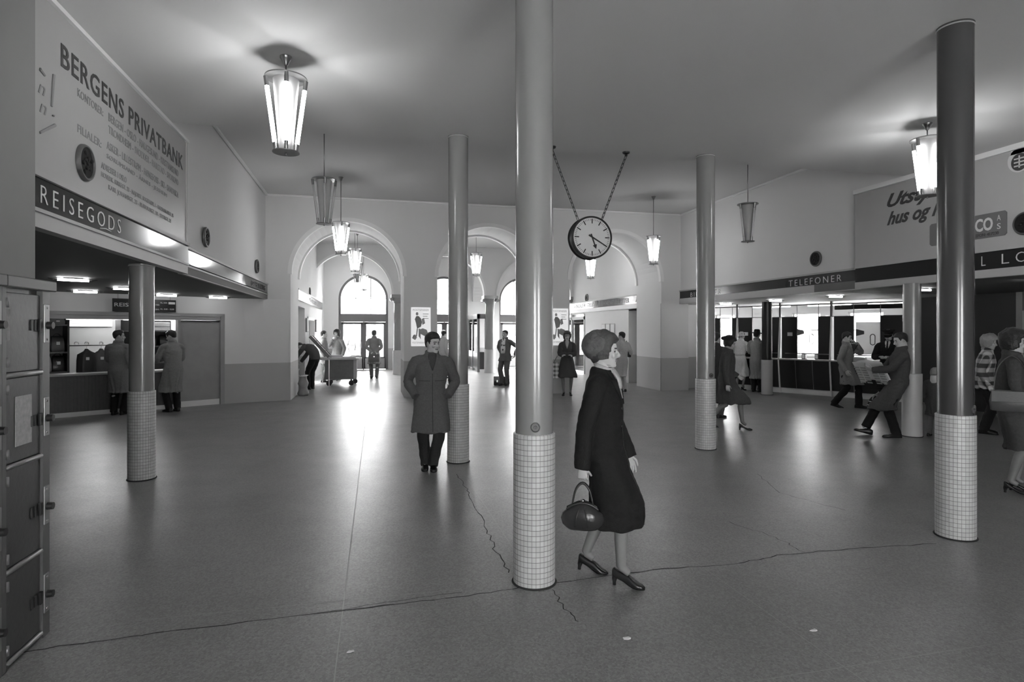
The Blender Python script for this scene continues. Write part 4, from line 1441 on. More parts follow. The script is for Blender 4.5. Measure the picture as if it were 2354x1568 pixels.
mb.box(-0.05, 0.35, 0, 0.09, 2.25, 2.45)
mb.box(0.28, 0.38, 0, 0.09, 0, 2.45)
mb.build('frame', M['frame_dark'], t)
MB().box(-0.03, 0.03, 0.09, 2.45, 0.12, 0.85).box(0.05, 0.28, 0.02, 0.06, 0.12, 0.85).build('lower_panel', M['locker'], t)
MB().box(-0.004, 0.004, 0.09, 2.45, 0.85, 2.25).box(0.05, 0.28, 0.036, 0.044, 0.85, 2.25).build('pane', M['glass'], t)
MB().limb([(-0.08, 0.14, 0.8), (-0.08, 0.14, 1.5)], [0.015, 0.015], 8).build('pull_handle', M['brass'], t)
t = thing('side_doors', 'dark-framed glazed doors under the right vestibule fascia', 'door', (8.45, 22.7, 0))
mb = MB()
for y in (0, 1.5, 3.2):
    mb.box(-0.05, 0.05, y, y + 0.10, 0, 2.45)
mb.box(-0.05, 0.05, 0, 3.3, 2.2, 2.32)
mb.build('frame', M['frame_dark'], t)
MB().box(-0.004, 0.004, 0.1, 1.5, 0.1, 2.2).box(-0.004, 0.004, 1.6, 3.2, 0.1, 2.2).build('pane', M['glass'], t)
MB().box(0.05, 0.9, 0.02, 0.07, 0.02, 2.2).build('open_leaf', M['frame_dark'], t)
o = thing('framed_notice', 'row of small framed notices on the right vestibule wall', 'notice', (8.395, 20.2, 1.75))
for k in range(3):
    MB().box(-0.03, 0, -0.6 + k * 0.42, -0.25 + k * 0.42, -0.25, 0.25).build('frame', M['grey_trim'], o)
    MB().box(-0.035, -0.03, -0.57 + k * 0.42, -0.28 + k * 0.42, -0.22, 0.22).build('sheet', M['paper'], o)

# ================================================================== news trolley, bags on the floor
t = thing('news_trolley', 'wheeled news trolley with round ends and slanting magazine rack', 'trolley', (-0.95, 20.0, 0))
MB().box(-0.42, 0.55, -0.40, 0.40, 0.20, 0.83, bevel=0.02).build('cabinet', M['wood'], t)
MB().box(-0.42, 0.45, -0.405, -0.38, 0.22, 0.82).build('front_panel', M['wood_dark'], t)
mb = MB()
mb.prism([(-0.85 + 0.0, -0.1), (-0.75, -0.32), (-0.5, -0.46), (0.62, -0.46), (0.7, -0.3), (0.7, 0.3), (0.6, 0.46), (-0.5, 0.46), (-0.78, 0.3)], lambda u, v, w: V((u, v, w)), 0.83, 0.88)
mb.build('tray_top', M['grey_trim'], t)
MB().box(-0.5, -0.47, -0.44, -0.41, 0.1, 0.84).box(-0.30, -0.28, -0.44, -0.41, 0.0, 0.84).build('support_legs', M['chrome'], t)
for x, y in ((-0.3, -0.3), (0.38, -0.3), (-0.3, 0.3), (0.48, 0.3)):
    w = MB().limb([(x, y - 0.025, 0.085), (x, y + 0.025, 0.085)], [0.085, 0.085], 20).build('wheel', M['rubber'], t, smooth=True, auto=40)
    MB().box(x - 0.03, x + 0.03, y - 0.035, y + 0.035, 0.12, 0.21).build('wheel_fork', M['black'], w)
MRK = Matrix.Translation((-0.35, 0.1, 0.88)) @ Matrix.Rotation(D(49), 4, 'Y')
o = MB().box(-0.87, 0.0, -0.3, 0.3, 0.0, 0.04, mtx=MRK).box(-0.87, 0.0, -0.33, -0.29, 0.0, 0.10, mtx=MRK).box(-0.87, 0.0, 0.29, 0.33, 0.0, 0.10, mtx=MRK).build('magazine_rack', M['leather_grey'], t)
for k in range(4):
    MB().box(-0.84 + k * 0.21, -0.66 + k * 0.21, -0.28, 0.28, 0.04, 0.075, mtx=MRK).build('magazine_row', M['canvas'], o)
    MB().limb([MRK @ V((-0.655 + k * .21, -0.3, .085)), MRK @ V((-0.655 + k * .21, 0.3, .085))], [.012, .012], 8).build('rack_rung', M['chrome'], o)
for k, (x, y, rz, w, h, lb) in enumerate(((-0.1, 0.1, 0.2, 0.34, 0.09, 'white stack of papers heaped on the trolley'), (0.30, -0.33, -0.1, 0.42, 0.05, 'rolled-edge newspaper pile over the trolley front edge'), (0.52, 0.1, 0.3, 0.25, 0.06, 'newspapers at the right end of the trolley'),
                                           (-0.55, -0.2, 0.5, 0.28, 0.025, 'magazines spread on the round end of the trolley'))):
    o = thing('newspaper_stack', lb, 'newspapers', (-0.95 + x, 20.0 + y, 0.881), rz, 'paper stacks on the news trolley')
    mb = MB()
    for q in range(max(2, int(h / 0.012))):
        mb.box(-w / 2, w / 2, -0.13, 0.13, q * 0.012, q * 0.012 + 0.010, mtx=Matrix.Rotation(0.1 * math.sin(q * 1.7 + k), 4, 'Z'))
    mb.build('sheets', M['paper'] if k != 3 else M['paper_grey'], o)

t = thing('bench', 'low dark bench against the left vestibule wall behind the bending man', 'bench', (-2.34, 17.9, 0))
MB().box(0.0, 0.24, 0, 1.3, 0.05, 0.55).build('base', M['locker'], t)
MB().box(0.0, 0.26, -0.02, 1.32, 0.55, 0.60).build('seat', M['wood'], t)
t = thing('paper_sack', 'crumpled pale sack of papers on the floor at the left arch foot', 'sack', (-1.74, 16.95, 0))
mb = MB()
rings = []
for j in range(11):
    z = j / 10 * 0.56
    r = 0.14 * (1 - 0.3 * (j / 10) ** 3) * (0.9 + 0.15 * math.sin(j * 1.3))
    rings.append([V((r * math.cos(2 * PI * k / 18) * (1 + 0.15 * noise.noise(V((k * .7, j * .6, 0)))), r * math.sin(2 * PI * k / 18) * (1 + 0.2 * noise.noise(V((k * .5, j * .9, 3)))), z)) for k in range(18)])
mb.loft(rings)
mb.build('sack_body', M['canvas'], t, smooth=True)
for k in range(3):
    MB().box(-0.09, 0.09, -0.10, 0.07, 0.52 + 0.012 * k, 0.53 + 0.012 * k, mtx=Matrix.Rotation(0.4 * k, 4, 'Z')).build('loose_paper', M['paper'], t)
t = thing('briefcase', 'dark leather briefcase standing at the feet of the suited man', 'briefcase', (4.09, 18.72, 0), D(-8))
MB().box(-0.23, 0.2, -0.07, 0.07, 0, 0.28, bevel=0.02).build('case_body', M['leather'], t, smooth=True, auto=50)
MB().prism([(-.23, .28), (-.23, .14), (.2, .14), (.2, .28)], lambda u, v, w: V((u, w, v)), -0.082, -0.068).build('flap', M['leather'], t)
MB().box(-0.14, -0.10, -0.092, -0.08, 0.10, 0.17).build('clasp', M['chrome'], t)
MB().torus((0, 0, 0.28), 0.055, 0.008, 16, 6, Matrix.Rotation(PI / 2, 3, 'X'), PI, 0).build('handle', M['leather'], t, smooth=True)
t = thing('holdall', 'black zipped holdall with white straps on the floor by the counter', 'bag', (10.93, 11.05, 0), D(10))
mb = MB()
mb.loft([[V((0.16 * a * math.cos(2 * PI * k / 20), 0.13 * a * math.sin(2 * PI * k / 20), z)) for k in range(20)] for z, a in ((0, .95), (.02, 1.05), (.12, 1.02), (.2, .85), (.27, .5), (.29, .2))])
mb.build('bag_body', M['leather'], t, smooth=True)
MB().torus((0, 0, 0.10), 0.15, 0.008, 28, 6, Matrix.Diagonal((1.1, .9, 1))).torus((0, 0, 0.18), 0.13, 0.007, 28, 6, Matrix.Diagonal((1.08, .9, 1))).build('white_piping', M['paper'], t, smooth=True)
MB().limb([(-0.12, -0.02, 0.22), (-0.08, -0.03, 0.30), (0.06, -0.03, 0.36), (0.12, 0, 0.38)], [0.012, 0.016, 0.018, 0.012], 8, sub=3).build('handles', M['canvas'], t, smooth=True)
MB().box(-0.015, 0.015, -0.145, -0.125, 0.12, 0.24).build('strap_loop', M['paper'], t)
t = thing('checked_bag', 'tall checked shopping bag by the pier beside the standing woman', 'bag', (4.98, 15.62, 0.3))
mb = MB().box(-0.14, 0.14, -0.1, 0.1, 0.0, 0.42, bevel=0.02)
mb.build('bag_body', None, t)

# ================================================================== people
def cloth(name, g, scale=45, var=0.25, bump=0.35, rough=0.85):
    return mat(name, g, rough, var=var, scale=scale, bump=bump, bscale=140, spec=0.25)


C_ = {k: cloth('cloth_' + k, g) for k, g in dict(black=0.014, suit=0.045, dark=0.07, coat=0.125, mid=0.25, grey=0.3, light=0.45, white=0.62).items()}
M['skin'] = mat('skin', 0.5, 0.55, var=0.08, scale=12)
M['lips'] = mat('lips', 0.2, 0.5, var=0)
M['eyes'] = mat('eyes', 0.03, 0.3, var=0)
M['hair'] = mat('dark_hair', 0.02, 0.45, var=0.5, scale=60, bump=0.6, bscale=90)
M['hair_brown'] = mat('brown_hair', 0.06, 0.5, var=0.5, scale=60, bump=0.6, bscale=90)
M['hair_grey'] = mat('grey_hair', 0.3, 0.55, var=0.3, scale=60, bump=0.5, bscale=90)
M['fur'] = mat('fur', 0.11, 0.9, var=0.5, scale=35, bump=1.0, bscale=60)
M['felt'] = cloth('dark_felt', 0.025)
M['shoe'] = mat('shoe_leather', 0.02, 0.25, var=0.2)
M['stocking'] = mat('stocking', 0.21, 0.5, var=0.05)


def check_mat(name, a, b, scale):
    m = mat(name, a, 0.85, var=0)
    nt = m.node_tree
    tc = nt.nodes.new('ShaderNodeTexCoord')
    ws = []
    for ax in ('X', 'Z'):
        sp = nt.nodes.new('ShaderNodeSeparateXYZ')
        nt.links.new(tc.outputs['Object'], sp.inputs[0])
        k = nt.nodes.new('ShaderNodeMath')
        k.operation = 'MULTIPLY'
        k.inputs[1].default_value = scale
        nt.links.new(sp.outputs[ax], k.inputs[0])
        s_ = nt.nodes.new('ShaderNodeMath')
        s_.operation = 'SINE'
        nt.links.new(k.outputs[0], s_.inputs[0])
        g_ = nt.nodes.new('ShaderNodeMath')
        g_.operation = 'GREATER_THAN'
        g_.inputs[1].default_value = 0.0
        nt.links.new(s_.outputs[0], g_.inputs[0])
        ws.append(g_.outputs[0])
    ad = nt.nodes.new('ShaderNodeMath')
    ad.operation = 'ADD'
    nt.links.new(ws[0], ad.inputs[0])
    nt.links.new(ws[1], ad.inputs[1])
    mr = nt.nodes.new('ShaderNodeMapRange')
    mr.inputs['From Max'].default_value = 2.0
    mr.inputs['To Min'].default_value = a
    mr.inputs['To Max'].default_value = b
    nt.links.new(ad.outputs[0], mr.inputs['Value'])
    nt.links.new(mr.outputs[0], nt.nodes['Principled BSDF'].inputs['Base Color'])
    return m


C_['plaid'] = check_mat('plaid_wool', 0.05, 0.55, 42)
bpy.data.objects['checked_bag'].children[0].data.materials.append(check_mat('checked_cloth', 0.12, 0.75, 55))


def remesh(mb, voxel, iters=4, fac=0.5):
    bmesh.ops.recalc_face_normals(mb.bm, faces=mb.bm.faces)
    me = bpy.data.meshes.new('tmp')
    mb.bm.to_mesh(me)
    mb.bm.free()
    o = bpy.data.objects.new('tmp', me)
    COL.objects.link(o)
    r = o.modifiers.new('r', 'REMESH')
    r.mode = 'VOXEL'
    r.voxel_size = voxel
    if iters:
        s_ = o.modifiers.new('s', 'SMOOTH')
        s_.factor = fac
        s_.iterations = iters
    dg = bpy.context.evaluated_depsgraph_get()
    out = bpy.data.meshes.new_from_object(o.evaluated_get(dg))
    bpy.data.objects.remove(o)
    bpy.data.meshes.remove(me)
    return out


def displace(me, fn):
    n = len(me.vertices)
    co = np.empty(n * 3, dtype=np.float32)
    no = np.empty(n * 3, dtype=np.float32)
    me.vertices.foreach_get('co', co)
    me.vertices.foreach_get('normal', no)
    co, no = co.reshape(-1, 3), no.reshape(-1, 3)
    d = np.array([fn(V(c)) for c in co.tolist()], dtype=np.float32)
    co = co + no * d[:, None]
    me.vertices.foreach_set('co', co.ravel())
    me.update()


def join_meshes(meshes):
    bm = bmesh.new()
    for m_ in meshes:
        bm.from_mesh(m_)
        bpy.data.meshes.remove(m_)
    me = bpy.data.meshes.new('joined')
    bm.to_mesh(me)
    bm.free()
    return me


def ik(S, T, l1, l2, pole):
    S, T, pole = V(S), V(T), V(pole)
    d = T - S
    L = min(d.length, (l1 + l2) * 0.995)
    d.normalize()
    T = S + d * L
    a = (l1 * l1 - l2 * l2 + L * L) / (2 * L)
    h = math.sqrt(max(l1 * l1 - a * a, 0))
    p = pole - d * pole.dot(d)
    p.normalize()
    return S + d * a + p * h, T


# head profile: z, half width, front, back
HP = [(-.117, .022, .074, -.040), (-.110, .034, .088, -.015), (-.095, .044, .093, .012), (-.075, .052, .092, .040), (-.055, .059, .091, .062), (-.03, .065, .091, .080),
      (0.0, .071, .090, .092), (.025, .074, .094, .098), (.05, .0755, .091, .100), (.075, .070, .079, .095), (.095, .058, .060, .080), (.110, .040, .038, .055), (.118, .014, .012, .018)]


def interp(t, i):
    for p, q in zip(HP[:-1], HP[1:]):
        if t <= q[0]:
            k = (t - p[0]) / (q[0] - p[0])
            k = max(0, min(1, k))
            return p[i] + (q[i] - p[i]) * k
    return HP[-1][i]


def head_pt(phi, z):
    w, f, b = interp(z, 1), interp(z, 2), interp(z, 3)
    c, s_ = math.cos(phi), math.sin(phi)
    cc = math.copysign(abs(c) ** 0.9, c)
    ss = math.copysign(abs(s_) ** 0.85, s_)
    x = w * ss
    y = (f * cc) if c > 0 else (b * cc)
    if b < 0:
        y = (f - b) / 2 + (f + b) / 2 * cc
    if c > 0:
        for sx in (-1, 1):
            y -= 0.010 * math.exp(-(((x - sx * .031) / .016) ** 2 + ((z - .004) / .012) ** 2))
    return V((x, y, z))


def head_mesh(mtx, neck_base, voxel, female):
    mb = MB()
    zs = [-.117 + (.235) * (k / 30) for k in range(31)]
    mb.loft([[mtx @ head_pt(2 * PI * k / 36, z) for k in range(36)] for z in zs])
    T = lambda x, y, z: mtx @ V((x, y, z))
    mb.limb([T(0, .088, .020), T(0, .098, .002), T(0, .110, -.018), T(0, .112, -.028), T(0, .096, -.036)], [.008, .008, .010, .012, .009], 10, sub=2)
    for sx in (-1, 1):
        mb.ball(T(sx * .011, .098, -.029), .0095, 10, 7)
        mb.ball(T(sx * .031, .073, .004), .0125, 12, 8)
        mb.limb([T(sx * .012, .090, .024), T(sx * .03, .089, .029), T(sx * .048, .074, .024)], [.006, .007, .005], 8)
        em = mtx.to_3x3() @ Matrix.Rotation(sx * -0.35, 3, 'Z')
        mb.ball(T(sx * .077, -.010, -.004), (.008, .019, .032), 12, 8, em)
        mb.ball(T(sx * .038, .068, -.028), (.024, .018, .02), 10, 7, mtx.to_3x3())
    mb.limb([T(-.024, .084, -.060), T(0, .097, -.057), T(.024, .084, -.060)], [.004, .0065, .004], 8, sub=2)
    mb.limb([T(-.022, .083, -.066), T(0, .096, -.067), T(.022, .083, -.066)], [.004, .0065, .004], 8, sub=2)
    mb.ball(T(0, .082, -.100), (.02, .014, .014), 10, 7, mtx.to_3x3())
    nr = .05 if female else .057
    nb = V(neck_base)
    mb.limb([T(0, -.012, -.03), T(0, -.010, -.09), nb * 0.6 + T(0, -.010, -.11) * 0.4, nb - V((0, 0, .05))], [nr, nr, nr * 1.08, nr * 1.4], 18)
    return remesh(mb, voxel, 2, 0.45)


def hair_mesh(mtx, style, seed=0):
    """shell over the scalp; tucked inside the head where there is no hair"""
    th, front, temple, burn, side, nape, puff = {
        'short': (.013, .066, .055, -.01, .022, -.06, .010), 'quiff': (.016, .062, .05, -.012, .02, -.062, .022), 'bald': (.008, .10, .09, -.01, .022, -.055, .0),
        'bob': (.030, .058, .035, -.055, -.06, -.085, .012), 'curly': (.040, .055, .035, -.05, -.065, -.09, .016), 'bun': (.020, .062, .045, .0, -.01, -.06, .02)}[style]
    mb = MB()
    rings = []
    nz, nph = 34, 48
    for j in range(nz + 1):
        z = -.11 + .228 * j / nz
        ring = []
        for k in range(nph):
            phi = 2 * PI * k / nph
            a = abs((phi + PI) % (2 * PI) - PI)
            keys = [(0, front), (0.75, front - .002), (1.05, temple), (1.30, burn), (1.55, side), (1.9, side - .03 if style in ('short', 'quiff', 'bald') else side), (2.3, nape + .01), (PI, nape)]
            for (p0, v0), (p1, v1) in zip(keys[:-1], keys[1:]):
                if a <= p1:
                    h = v0 + (v1 - v0) * (a - p0) / (p1 - p0)
                    break
            p = head_pt(phi, max(z, -.085))
            p.z = z
            d = V((p.x, p.y + .005, (z - .01) * 0.9))
            d.normalize()
            c = (z - h) / .018
            t = max(0, min(1, c))
            t = t * t * (3 - 2 * t)
            top = max(0, (z - .05) / .07)
            n_ = noise.noise(V((p.x * 28 + seed, p.y * 28, p.z * 16)))
            n2 = noise.noise(V((p.x * 70 + seed, p.y * 22, p.z * 70)))
            off = -.012 + t * (.012 + th + puff * top * (1 if p.y > -.05 else .4) + (n_ * .35 + n2 * .18) * th)
            ring.append(mtx @ (p + d * off))
        rings.append(ring)
    mb.loft(rings)
    return mb


def hand(mb, W, fd, pn, curl, tside, s=1.0, spread=1.0):
    W, fd, pn = V(W), V(fd).normalized(), V(pn)
    pn = (pn - fd * pn.dot(fd)).normalized()
    sd = fd.cross(pn)
    mb.limb([W - fd * .04 * s, W, W + fd * .035 * s, W + fd * .075 * s, W + fd * .09 * s], [(.022 * s, .019 * s), (.025 * s, .018 * s), (.036 * s, .016 * s), (.040 * s, .013 * s), (.034 * s, .010 * s)], 14, side=sd)
    for off, ln, cm in ((.030, .072, .9), (.010, .080, 1.0), (-.011, .075, 1.05), (-.030, .058, 1.1)):
        p = W + fd * .078 * s + sd * (tside * off * s)
        d0 = (fd + sd * (tside * off * 2.2 * spread)).normalized()
        ang = 0
        pts = [p - d0 * .02 * s, p]
        for seg, ca in ((.44, 0.8), (.32, 1.15), (.24, 0.8)):
            ang += math.radians(curl * cm) * ca
            d = d0 * math.cos(ang) + pn * math.sin(ang)
            p = p + d * (ln * seg * s)
            pts.append(p)
        mb.limb(pts, [.0095 * s, .0095 * s, .0088 * s, .0078 * s, .0062 * s], 9)
    b = W + fd * .020 * s + sd * (tside * .026 * s)
    d1 = (fd * .65 + sd * tside * .65 + pn * .35).normalized()
    d2 = (fd * .9 + sd * tside * .2 + pn * (.3 + curl / 90)).normalized()
    mb.limb([b - d1 * .015 * s, b + d1 * .036 * s, b + d1 * .036 * s + d2 * .032 * s, b + d1 * .036 * s + d2 * .052 * s], [.013 * s, .011 * s, .0095 * s, .007 * s], 10)


def shoe_man(mtx):
    mb = MB()
    secs = [(-.085, .022, .055), (-.075, .032, .085), (-.04, .037, .098), (0.0, .037, .10), (.04, .038, .085), (.08, .045, .062), (.12, .049, .05), (.16, .044, .042), (.185, .03, .032), (.197, .012, .022)]
    rings = []
    for y, w, h in secs:
        ring = []
        for k in range(16):
            a = 2 * PI * k / 16
            c, s_ = math.cos(a), math.sin(a)
            z = h * (0.42 + 0.58 * s_) if s_ > 0 else h * 0.42 * (1 - (-s_) ** 0.35)
            ring.append(mtx @ V((w * math.copysign(abs(c) ** 0.7, c), y, max(z, 0))))
        rings.append(ring)
    mb.loft(rings)
    return mb


def shoe_pump(mtx, laced=False):
    mb = MB()
    # y, half width, sole z, top z
    top = .098 if laced else .062
    secs = [(-.060, .018, .060, .115), (-.05, .027, .056, .122), (-.02, .030, .050, .105), (.02, .030, .036, .09 if laced else .07), (.06, .034, .014, .082 if laced else .05), (.09, .039, .003, .064 if laced else .040),
            (.12, .038, .0, .044), (.15, .028, .0, .034), (.17, .012, .002, .022)]
    rings = []
    for y, w, z0, z1 in secs:
        ring = []
        for k in range(16):
            a = 2 * PI * k / 16
            c, s_ = math.cos(a), math.sin(a)
            zz = (z0 + z1) / 2 + (z1 - z0) / 2 * math.copysign(abs(s_) ** 0.6, s_)
            ring.append(mtx @ V((w * math.copysign(abs(c) ** 0.75, c), y, zz)))
        rings.append(ring)
    mb.loft(rings)
    return mb


def heel_pump(mtx):
    mb = MB()
    mb.loft([[mtx @ V((r * math.cos(2 * PI * k / 14), yc + r * 1.1 * math.sin(2 * PI * k / 14), z)) for k in range(14)] for z, r, yc in ((0, .011, -.048), (.02, .011, -.048), (.045, .017, -.046), (.07, .025, -.036))])
    return mb


def patch(bvh, rows, ncol=6, off=0.004, thick=0.004, direction=(0, -1, 0), dist=0.8):
    """cloth piece laid on a garment: rows of (z, x left, x right), projected along direction"""
    d = V(direction).normalized()
    top, bot = [], []
    for z, a, b in rows:
        r1, r2 = [], []
        for k in range(ncol + 1):
            x = a + (b - a) * k / ncol
            o = V((x, 0, z)) - d * dist
            hit = bvh.ray_cast(o, d, 2.0)
            h = hit[0] if hit[0] is not None else None
            r1.append(h)
        top.append(r1)
    # fill misses
    for r in top:
        good = [h for h in r if h is not None]
        if not good:
            return None
        for k in range(len(r)):
            if r[k] is None:
                r[k] = min(good, key=lambda h: abs(k - r.index(h)))
    mb = MB()
    n = ncol + 1
    P1 = [h - d * (off + thick) for r in top for h in r]
    P2 = [h + d * 0.004 for r in top for h in r]
    N = len(P1)
    fs = []
    for i in range(len(top) - 1):
        for k in range(ncol):
            q = i * n + k
            fs.append((q, q + 1, q + n + 1, q + n))
            fs.append((N + q, N + q + n, N + q + n + 1, N + q + 1))
    rim = [k for k in range(n)] + [i * n + n - 1 for i in range(1, len(top))] + [(len(top) - 1) * n + k for k in range(n - 2, -1, -1)] + [i * n for i in range(len(top) - 2, 0, -1)]
    for a, b in zip(rim, rim[1:] + rim[:1]):
        fs.append((a, b, N + b, N + a))
    mb.faces(P1 + P2, fs)
    return mb


ARMS = {  # wrist for a 1.75 m figure (x mirrored for the left), pole
    'down': ((.265, .03, .88), (0.2, -1, 0)), 'pocket': ((.205, .10, .955), (.75, -1, .0)), 'back': ((.05, -.19, .98), (1, -.5, 0)), 'fold': ((-.03, .20, 1.10), (1, 0, -.8)),
    'counter': ((.16, .36, 1.10), (.6, -.4, -1)), 'hip': ((.24, -.14, 1.0), (1, -.9, 0)), 'swing_f': ((.24, .20, .93), (.2, -1, 0)), 'swing_b': ((.27, -.18, .92), (.3, -1, 0)),
    'face': ((.07, .19, 1.47), (1, .1, -1)), 'read': ((.10, .33, 1.14), (.8, -.3, -1)), 'chin': ((.02, .20, 1.42), (.6, .3, -1)), 'elbow_bag': ((.16, .22, 1.08), (.8, -.5, -.6))}


def person(label, loc, heading, H=1.75, female=False, lean=(0, 0), feet=None, arms=('down', 'down'), head=(0, 0, 0), coat=None, hem=0.5, flare=0.03, trousers=None,
           hair='short', hairm=None, hat=None, hat_mat=None, shoes=None, shirt=None, voxel=0.011, face=0.006, fin=0.0045, group=None, z0=0.0, stoop=0, width=1.0, belt=False,
           collar=True, lapel=None, tie=None, buttons=0, arm_scale=1.0, curl=25, open_coat=False, fold=0.010, hands=None, laced=False, shoulder_drop=0.0, placket=False, jacket_only=False, pel=None, yoke=False):
    s = H / 1.75
    heel = 0.045 if (shoes == 'pump' or (female and shoes is None)) else 0.0
    shoes = shoes or ('pump' if female else 'man')
    root = thing('person', label, 'person', (loc[0], loc[1], z0), -math.radians(heading), group)
    MW = Matrix.Translation((loc[0], loc[1], z0)) @ Matrix.Rotation(-math.radians(heading), 4, 'Z')
    fd_, sd_ = math.radians(lean[0]), math.radians(lean[1])
    u = V((math.sin(sd_), math.sin(fd_), math.cos(fd_) * math.cos(sd_))).normalized()
    X = V((1, 0, 0))
    X = (X - u * X.dot(u)).normalized()
    Yv = u.cross(X)
    Pz = 0.945 * s + heel
    feet = feet or (((-.09, 0.0, 0), 8), ((.09, 0.0, 0), -8))
    ax = (feet[0][0][0] + feet[1][0][0]) / 2
    ay = (feet[0][0][1] + feet[1][0][1]) / 2
    span = (V(feet[0][0]) - V(feet[1][0])).length
    Pz -= max(0, span - .2) ** 2 * 0.35
    P = V((ax * 0.6, ay * 0.6, Pz))
    if pel:
        P.x, P.y = pel
    if stoop:
        P.y -= 0.16
    sh = (.165 if female else .188) * width

    def spine(t):
        """t in metres above the pelvis; bends when stooping"""
        if not stoop:
            return P + u * (t * s)
        a = math.radians(stoop)
        p = P.copy()
        n = 8
        for k in range(n):
            q = (k + 0.5) / n * t * s
            an = fd_ + a * min(1.0, max(0.0, (q / s) / 0.42))
            p = p + V((0, math.sin(an), math.cos(an))) * (t * s / n)
        return p

    def up_at(t):
        return (spine(t + .02) - spine(t - .02)).normalized()
    NB = spine(.53)
    un = up_at(.5)
    Yn = un.cross(X)
    SH = {}
    EL, WR = {}, {}
    for i, sx in enumerate((-1, 1)):
        S = spine(.435 - shoulder_drop) + X * (sx * sh * s)
        SH[sx] = S
        spec = arms[i]
        if isinstance(spec, str):
            w, pole = ARMS[spec]
            w = V((w[0] * sx, w[1], w[2] + heel / s))
            pole = V((pole[0] * sx, pole[1], pole[2]))
            T = V((w.x * s, w.y * s, w.z * s)) + V((P.x, P.y, 0)) * (0.9 if not stoop else 1)
            if spec in ('face', 'chin', 'fold', 'counter', 'read', 'pocket', 'back', 'hip', 'elbow_bag', 'down'):
                T = T + (spine(.3) - (P + V((0, 0, .3 * s))))
        else:
            T, pole = V(spec[0]), V(spec[1])
        EL[sx], WR[sx] = ik(S, T, .29 * s * arm_scale, .255 * s * arm_scale, pole)
    HIP, KN, AN = {}, {}, {}
    for i, sx in enumerate((-1, 1)):
        (fx, fy, fz), yaw = feet[i][0], feet[i][1]
        hp = P + X * (sx * .085 * s) - V((0, 0, .03 * s))
        an = V((fx, fy, .085 * s + heel * 1.0 + fz))
        yr = math.radians(yaw)
        pole = V((-math.sin(yr), math.cos(yr), 0)) + V((sx * .12, 0, 0))
        if len(feet[i]) > 3:
            pole = V(feet[i][3])
        KN[sx], AN[sx] = ik(hp, an, .43 * s, .435 * s, pole)
        HIP[sx] = hp
    hc = NB + un * (0.135 * s) + Yn * 0.012
    HM = Matrix.Translation(hc) @ Matrix.Rotation(math.radians(head[0]), 4, 'Z') @ Matrix.Rotation(math.radians(head[1]) - (fd_ + math.radians(stoop)) * 0.6, 4, 'X') @ Matrix.Rotation(math.radians(head[2]), 4, 'Y') @ Matrix.Scale(s ** 0.6 * (0.97 if female else 1.0), 4)

    # ---- body
    f = 0.94 if female else 1.0
    core = MB()
    core.limb([spine(t) for t in (-.09, 0, .12, .3, .42, .5, .56)], [(.11 * s, .09 * s), (.155 * s, .105 * s), (.13 * s * f, .095 * s), (.155 * s, .105 * s), (.14 * s, .09 * s), (.07 * s, .06 * s), (.052 * s, .052 * s)], 20, side=X, sub=2)
    for sx in (-1, 1):
        core.limb([spine(.43) + X * (sx * .08 * s), SH[sx], EL[sx], WR[sx]], [.06 * s, .055 * s, .040 * s, .026 * s], 12, sub=3)
        k = 0.3
        calf = KN[sx] * (1 - k) + AN[sx] * k - (V((0, 1, 0)) * .018 * s)
        core.limb([HIP[sx], KN[sx], calf, AN[sx]], [.085 * s, .055 * s, .055 * s * f, .034 * s], 14, sub=3)
        yaw = math.radians(feet[0 if sx < 0 else 1][1])
        core.limb([AN[sx] + V((0, 0, .005)), AN[sx] + V((-math.sin(yaw) * .06, math.cos(yaw) * .06, -.035 * s))], [.032 * s, .026 * s], 10)
    body_parts = [remesh(core, voxel, 4)]
    hm = head_mesh(HM, NB, face * 0.98, female)
    hm_n = len(hm.polygons)
    body_parts.append(hm)
    hmb = MB()
    for i, sx in enumerate((-1, 1)):
        if arms[i] == 'pocket':
            continue
        fdv = (WR[sx] - EL[sx]).normalized()
        pnv = V((-sx, 0.1, 0))
        cu = curl
        if hands and hands[i]:
            hd = hands[i]
            fdv, pnv, cu = V(hd[0]), V(hd[1]), hd[2]
        elif arms[i] in ('face', 'chin'):
            pnv = V((0, -1, 0))
            cu = 45
        elif arms[i] in ('counter', 'read', 'fold'):
            pnv = V((-sx * .5, 0, -1)) if arms[i] != 'read' else V((-sx, 0, .6))
            cu = 35
        hand(hmb, WR[sx], fdv, pnv, cu, 1 if sx > 0 else -1, s * (0.9 if female else 1.0) * 1.02)
    if len(hmb.bm.verts):
        body_parts.append(remesh(hmb, fin, 2, 0.4))
    n_core = len(body_parts[0].polygons)
    bme = join_meshes(body_parts)
    inv = HM.inverted()
    slots = [M['skin'], M['lips'], M['eyes'], hairm or M['hair'], M['stocking']]
    NP_ = len(bme.polygons)
    cen = np.empty(NP_ * 3, dtype=np.float32)
    bme.polygons.foreach_get('center', cen)
    cen = cen.reshape(-1, 3)
    mi = np.zeros(NP_, dtype=np.int32)
    if female:
        mi[:n_core][cen[:n_core, 2] < Pz] = 4
    R3 = np.array(inv.to_3x3())
    hcen = cen[n_core:n_core + hm_n] @ R3.T + np.array(inv.translation)
    hx, hy, hz_ = np.abs(hcen[:, 0]), hcen[:, 1], hcen[:, 2]
    hmi = np.zeros(hm_n, dtype=np.int32)
    hmi[(hy > .05) & (hz_ > .022) & (hz_ < .032) & (hx > .012) & (hx < .050)] = 3
    hmi[(hy > .05) & (((hx - .031) / .0135) ** 2 + ((hz_ - .004) / .0065) ** 2 < 1)] = 2
    hmi[(hy > .078) & (hz_ > -.0715) & (hz_ < -.054) & (hx < .024)] = 1
    mi[n_core:n_core + hm_n] = hmi
    bme.name = 'body'
    body = link_mesh('body', bme, slots, root, smooth=True)
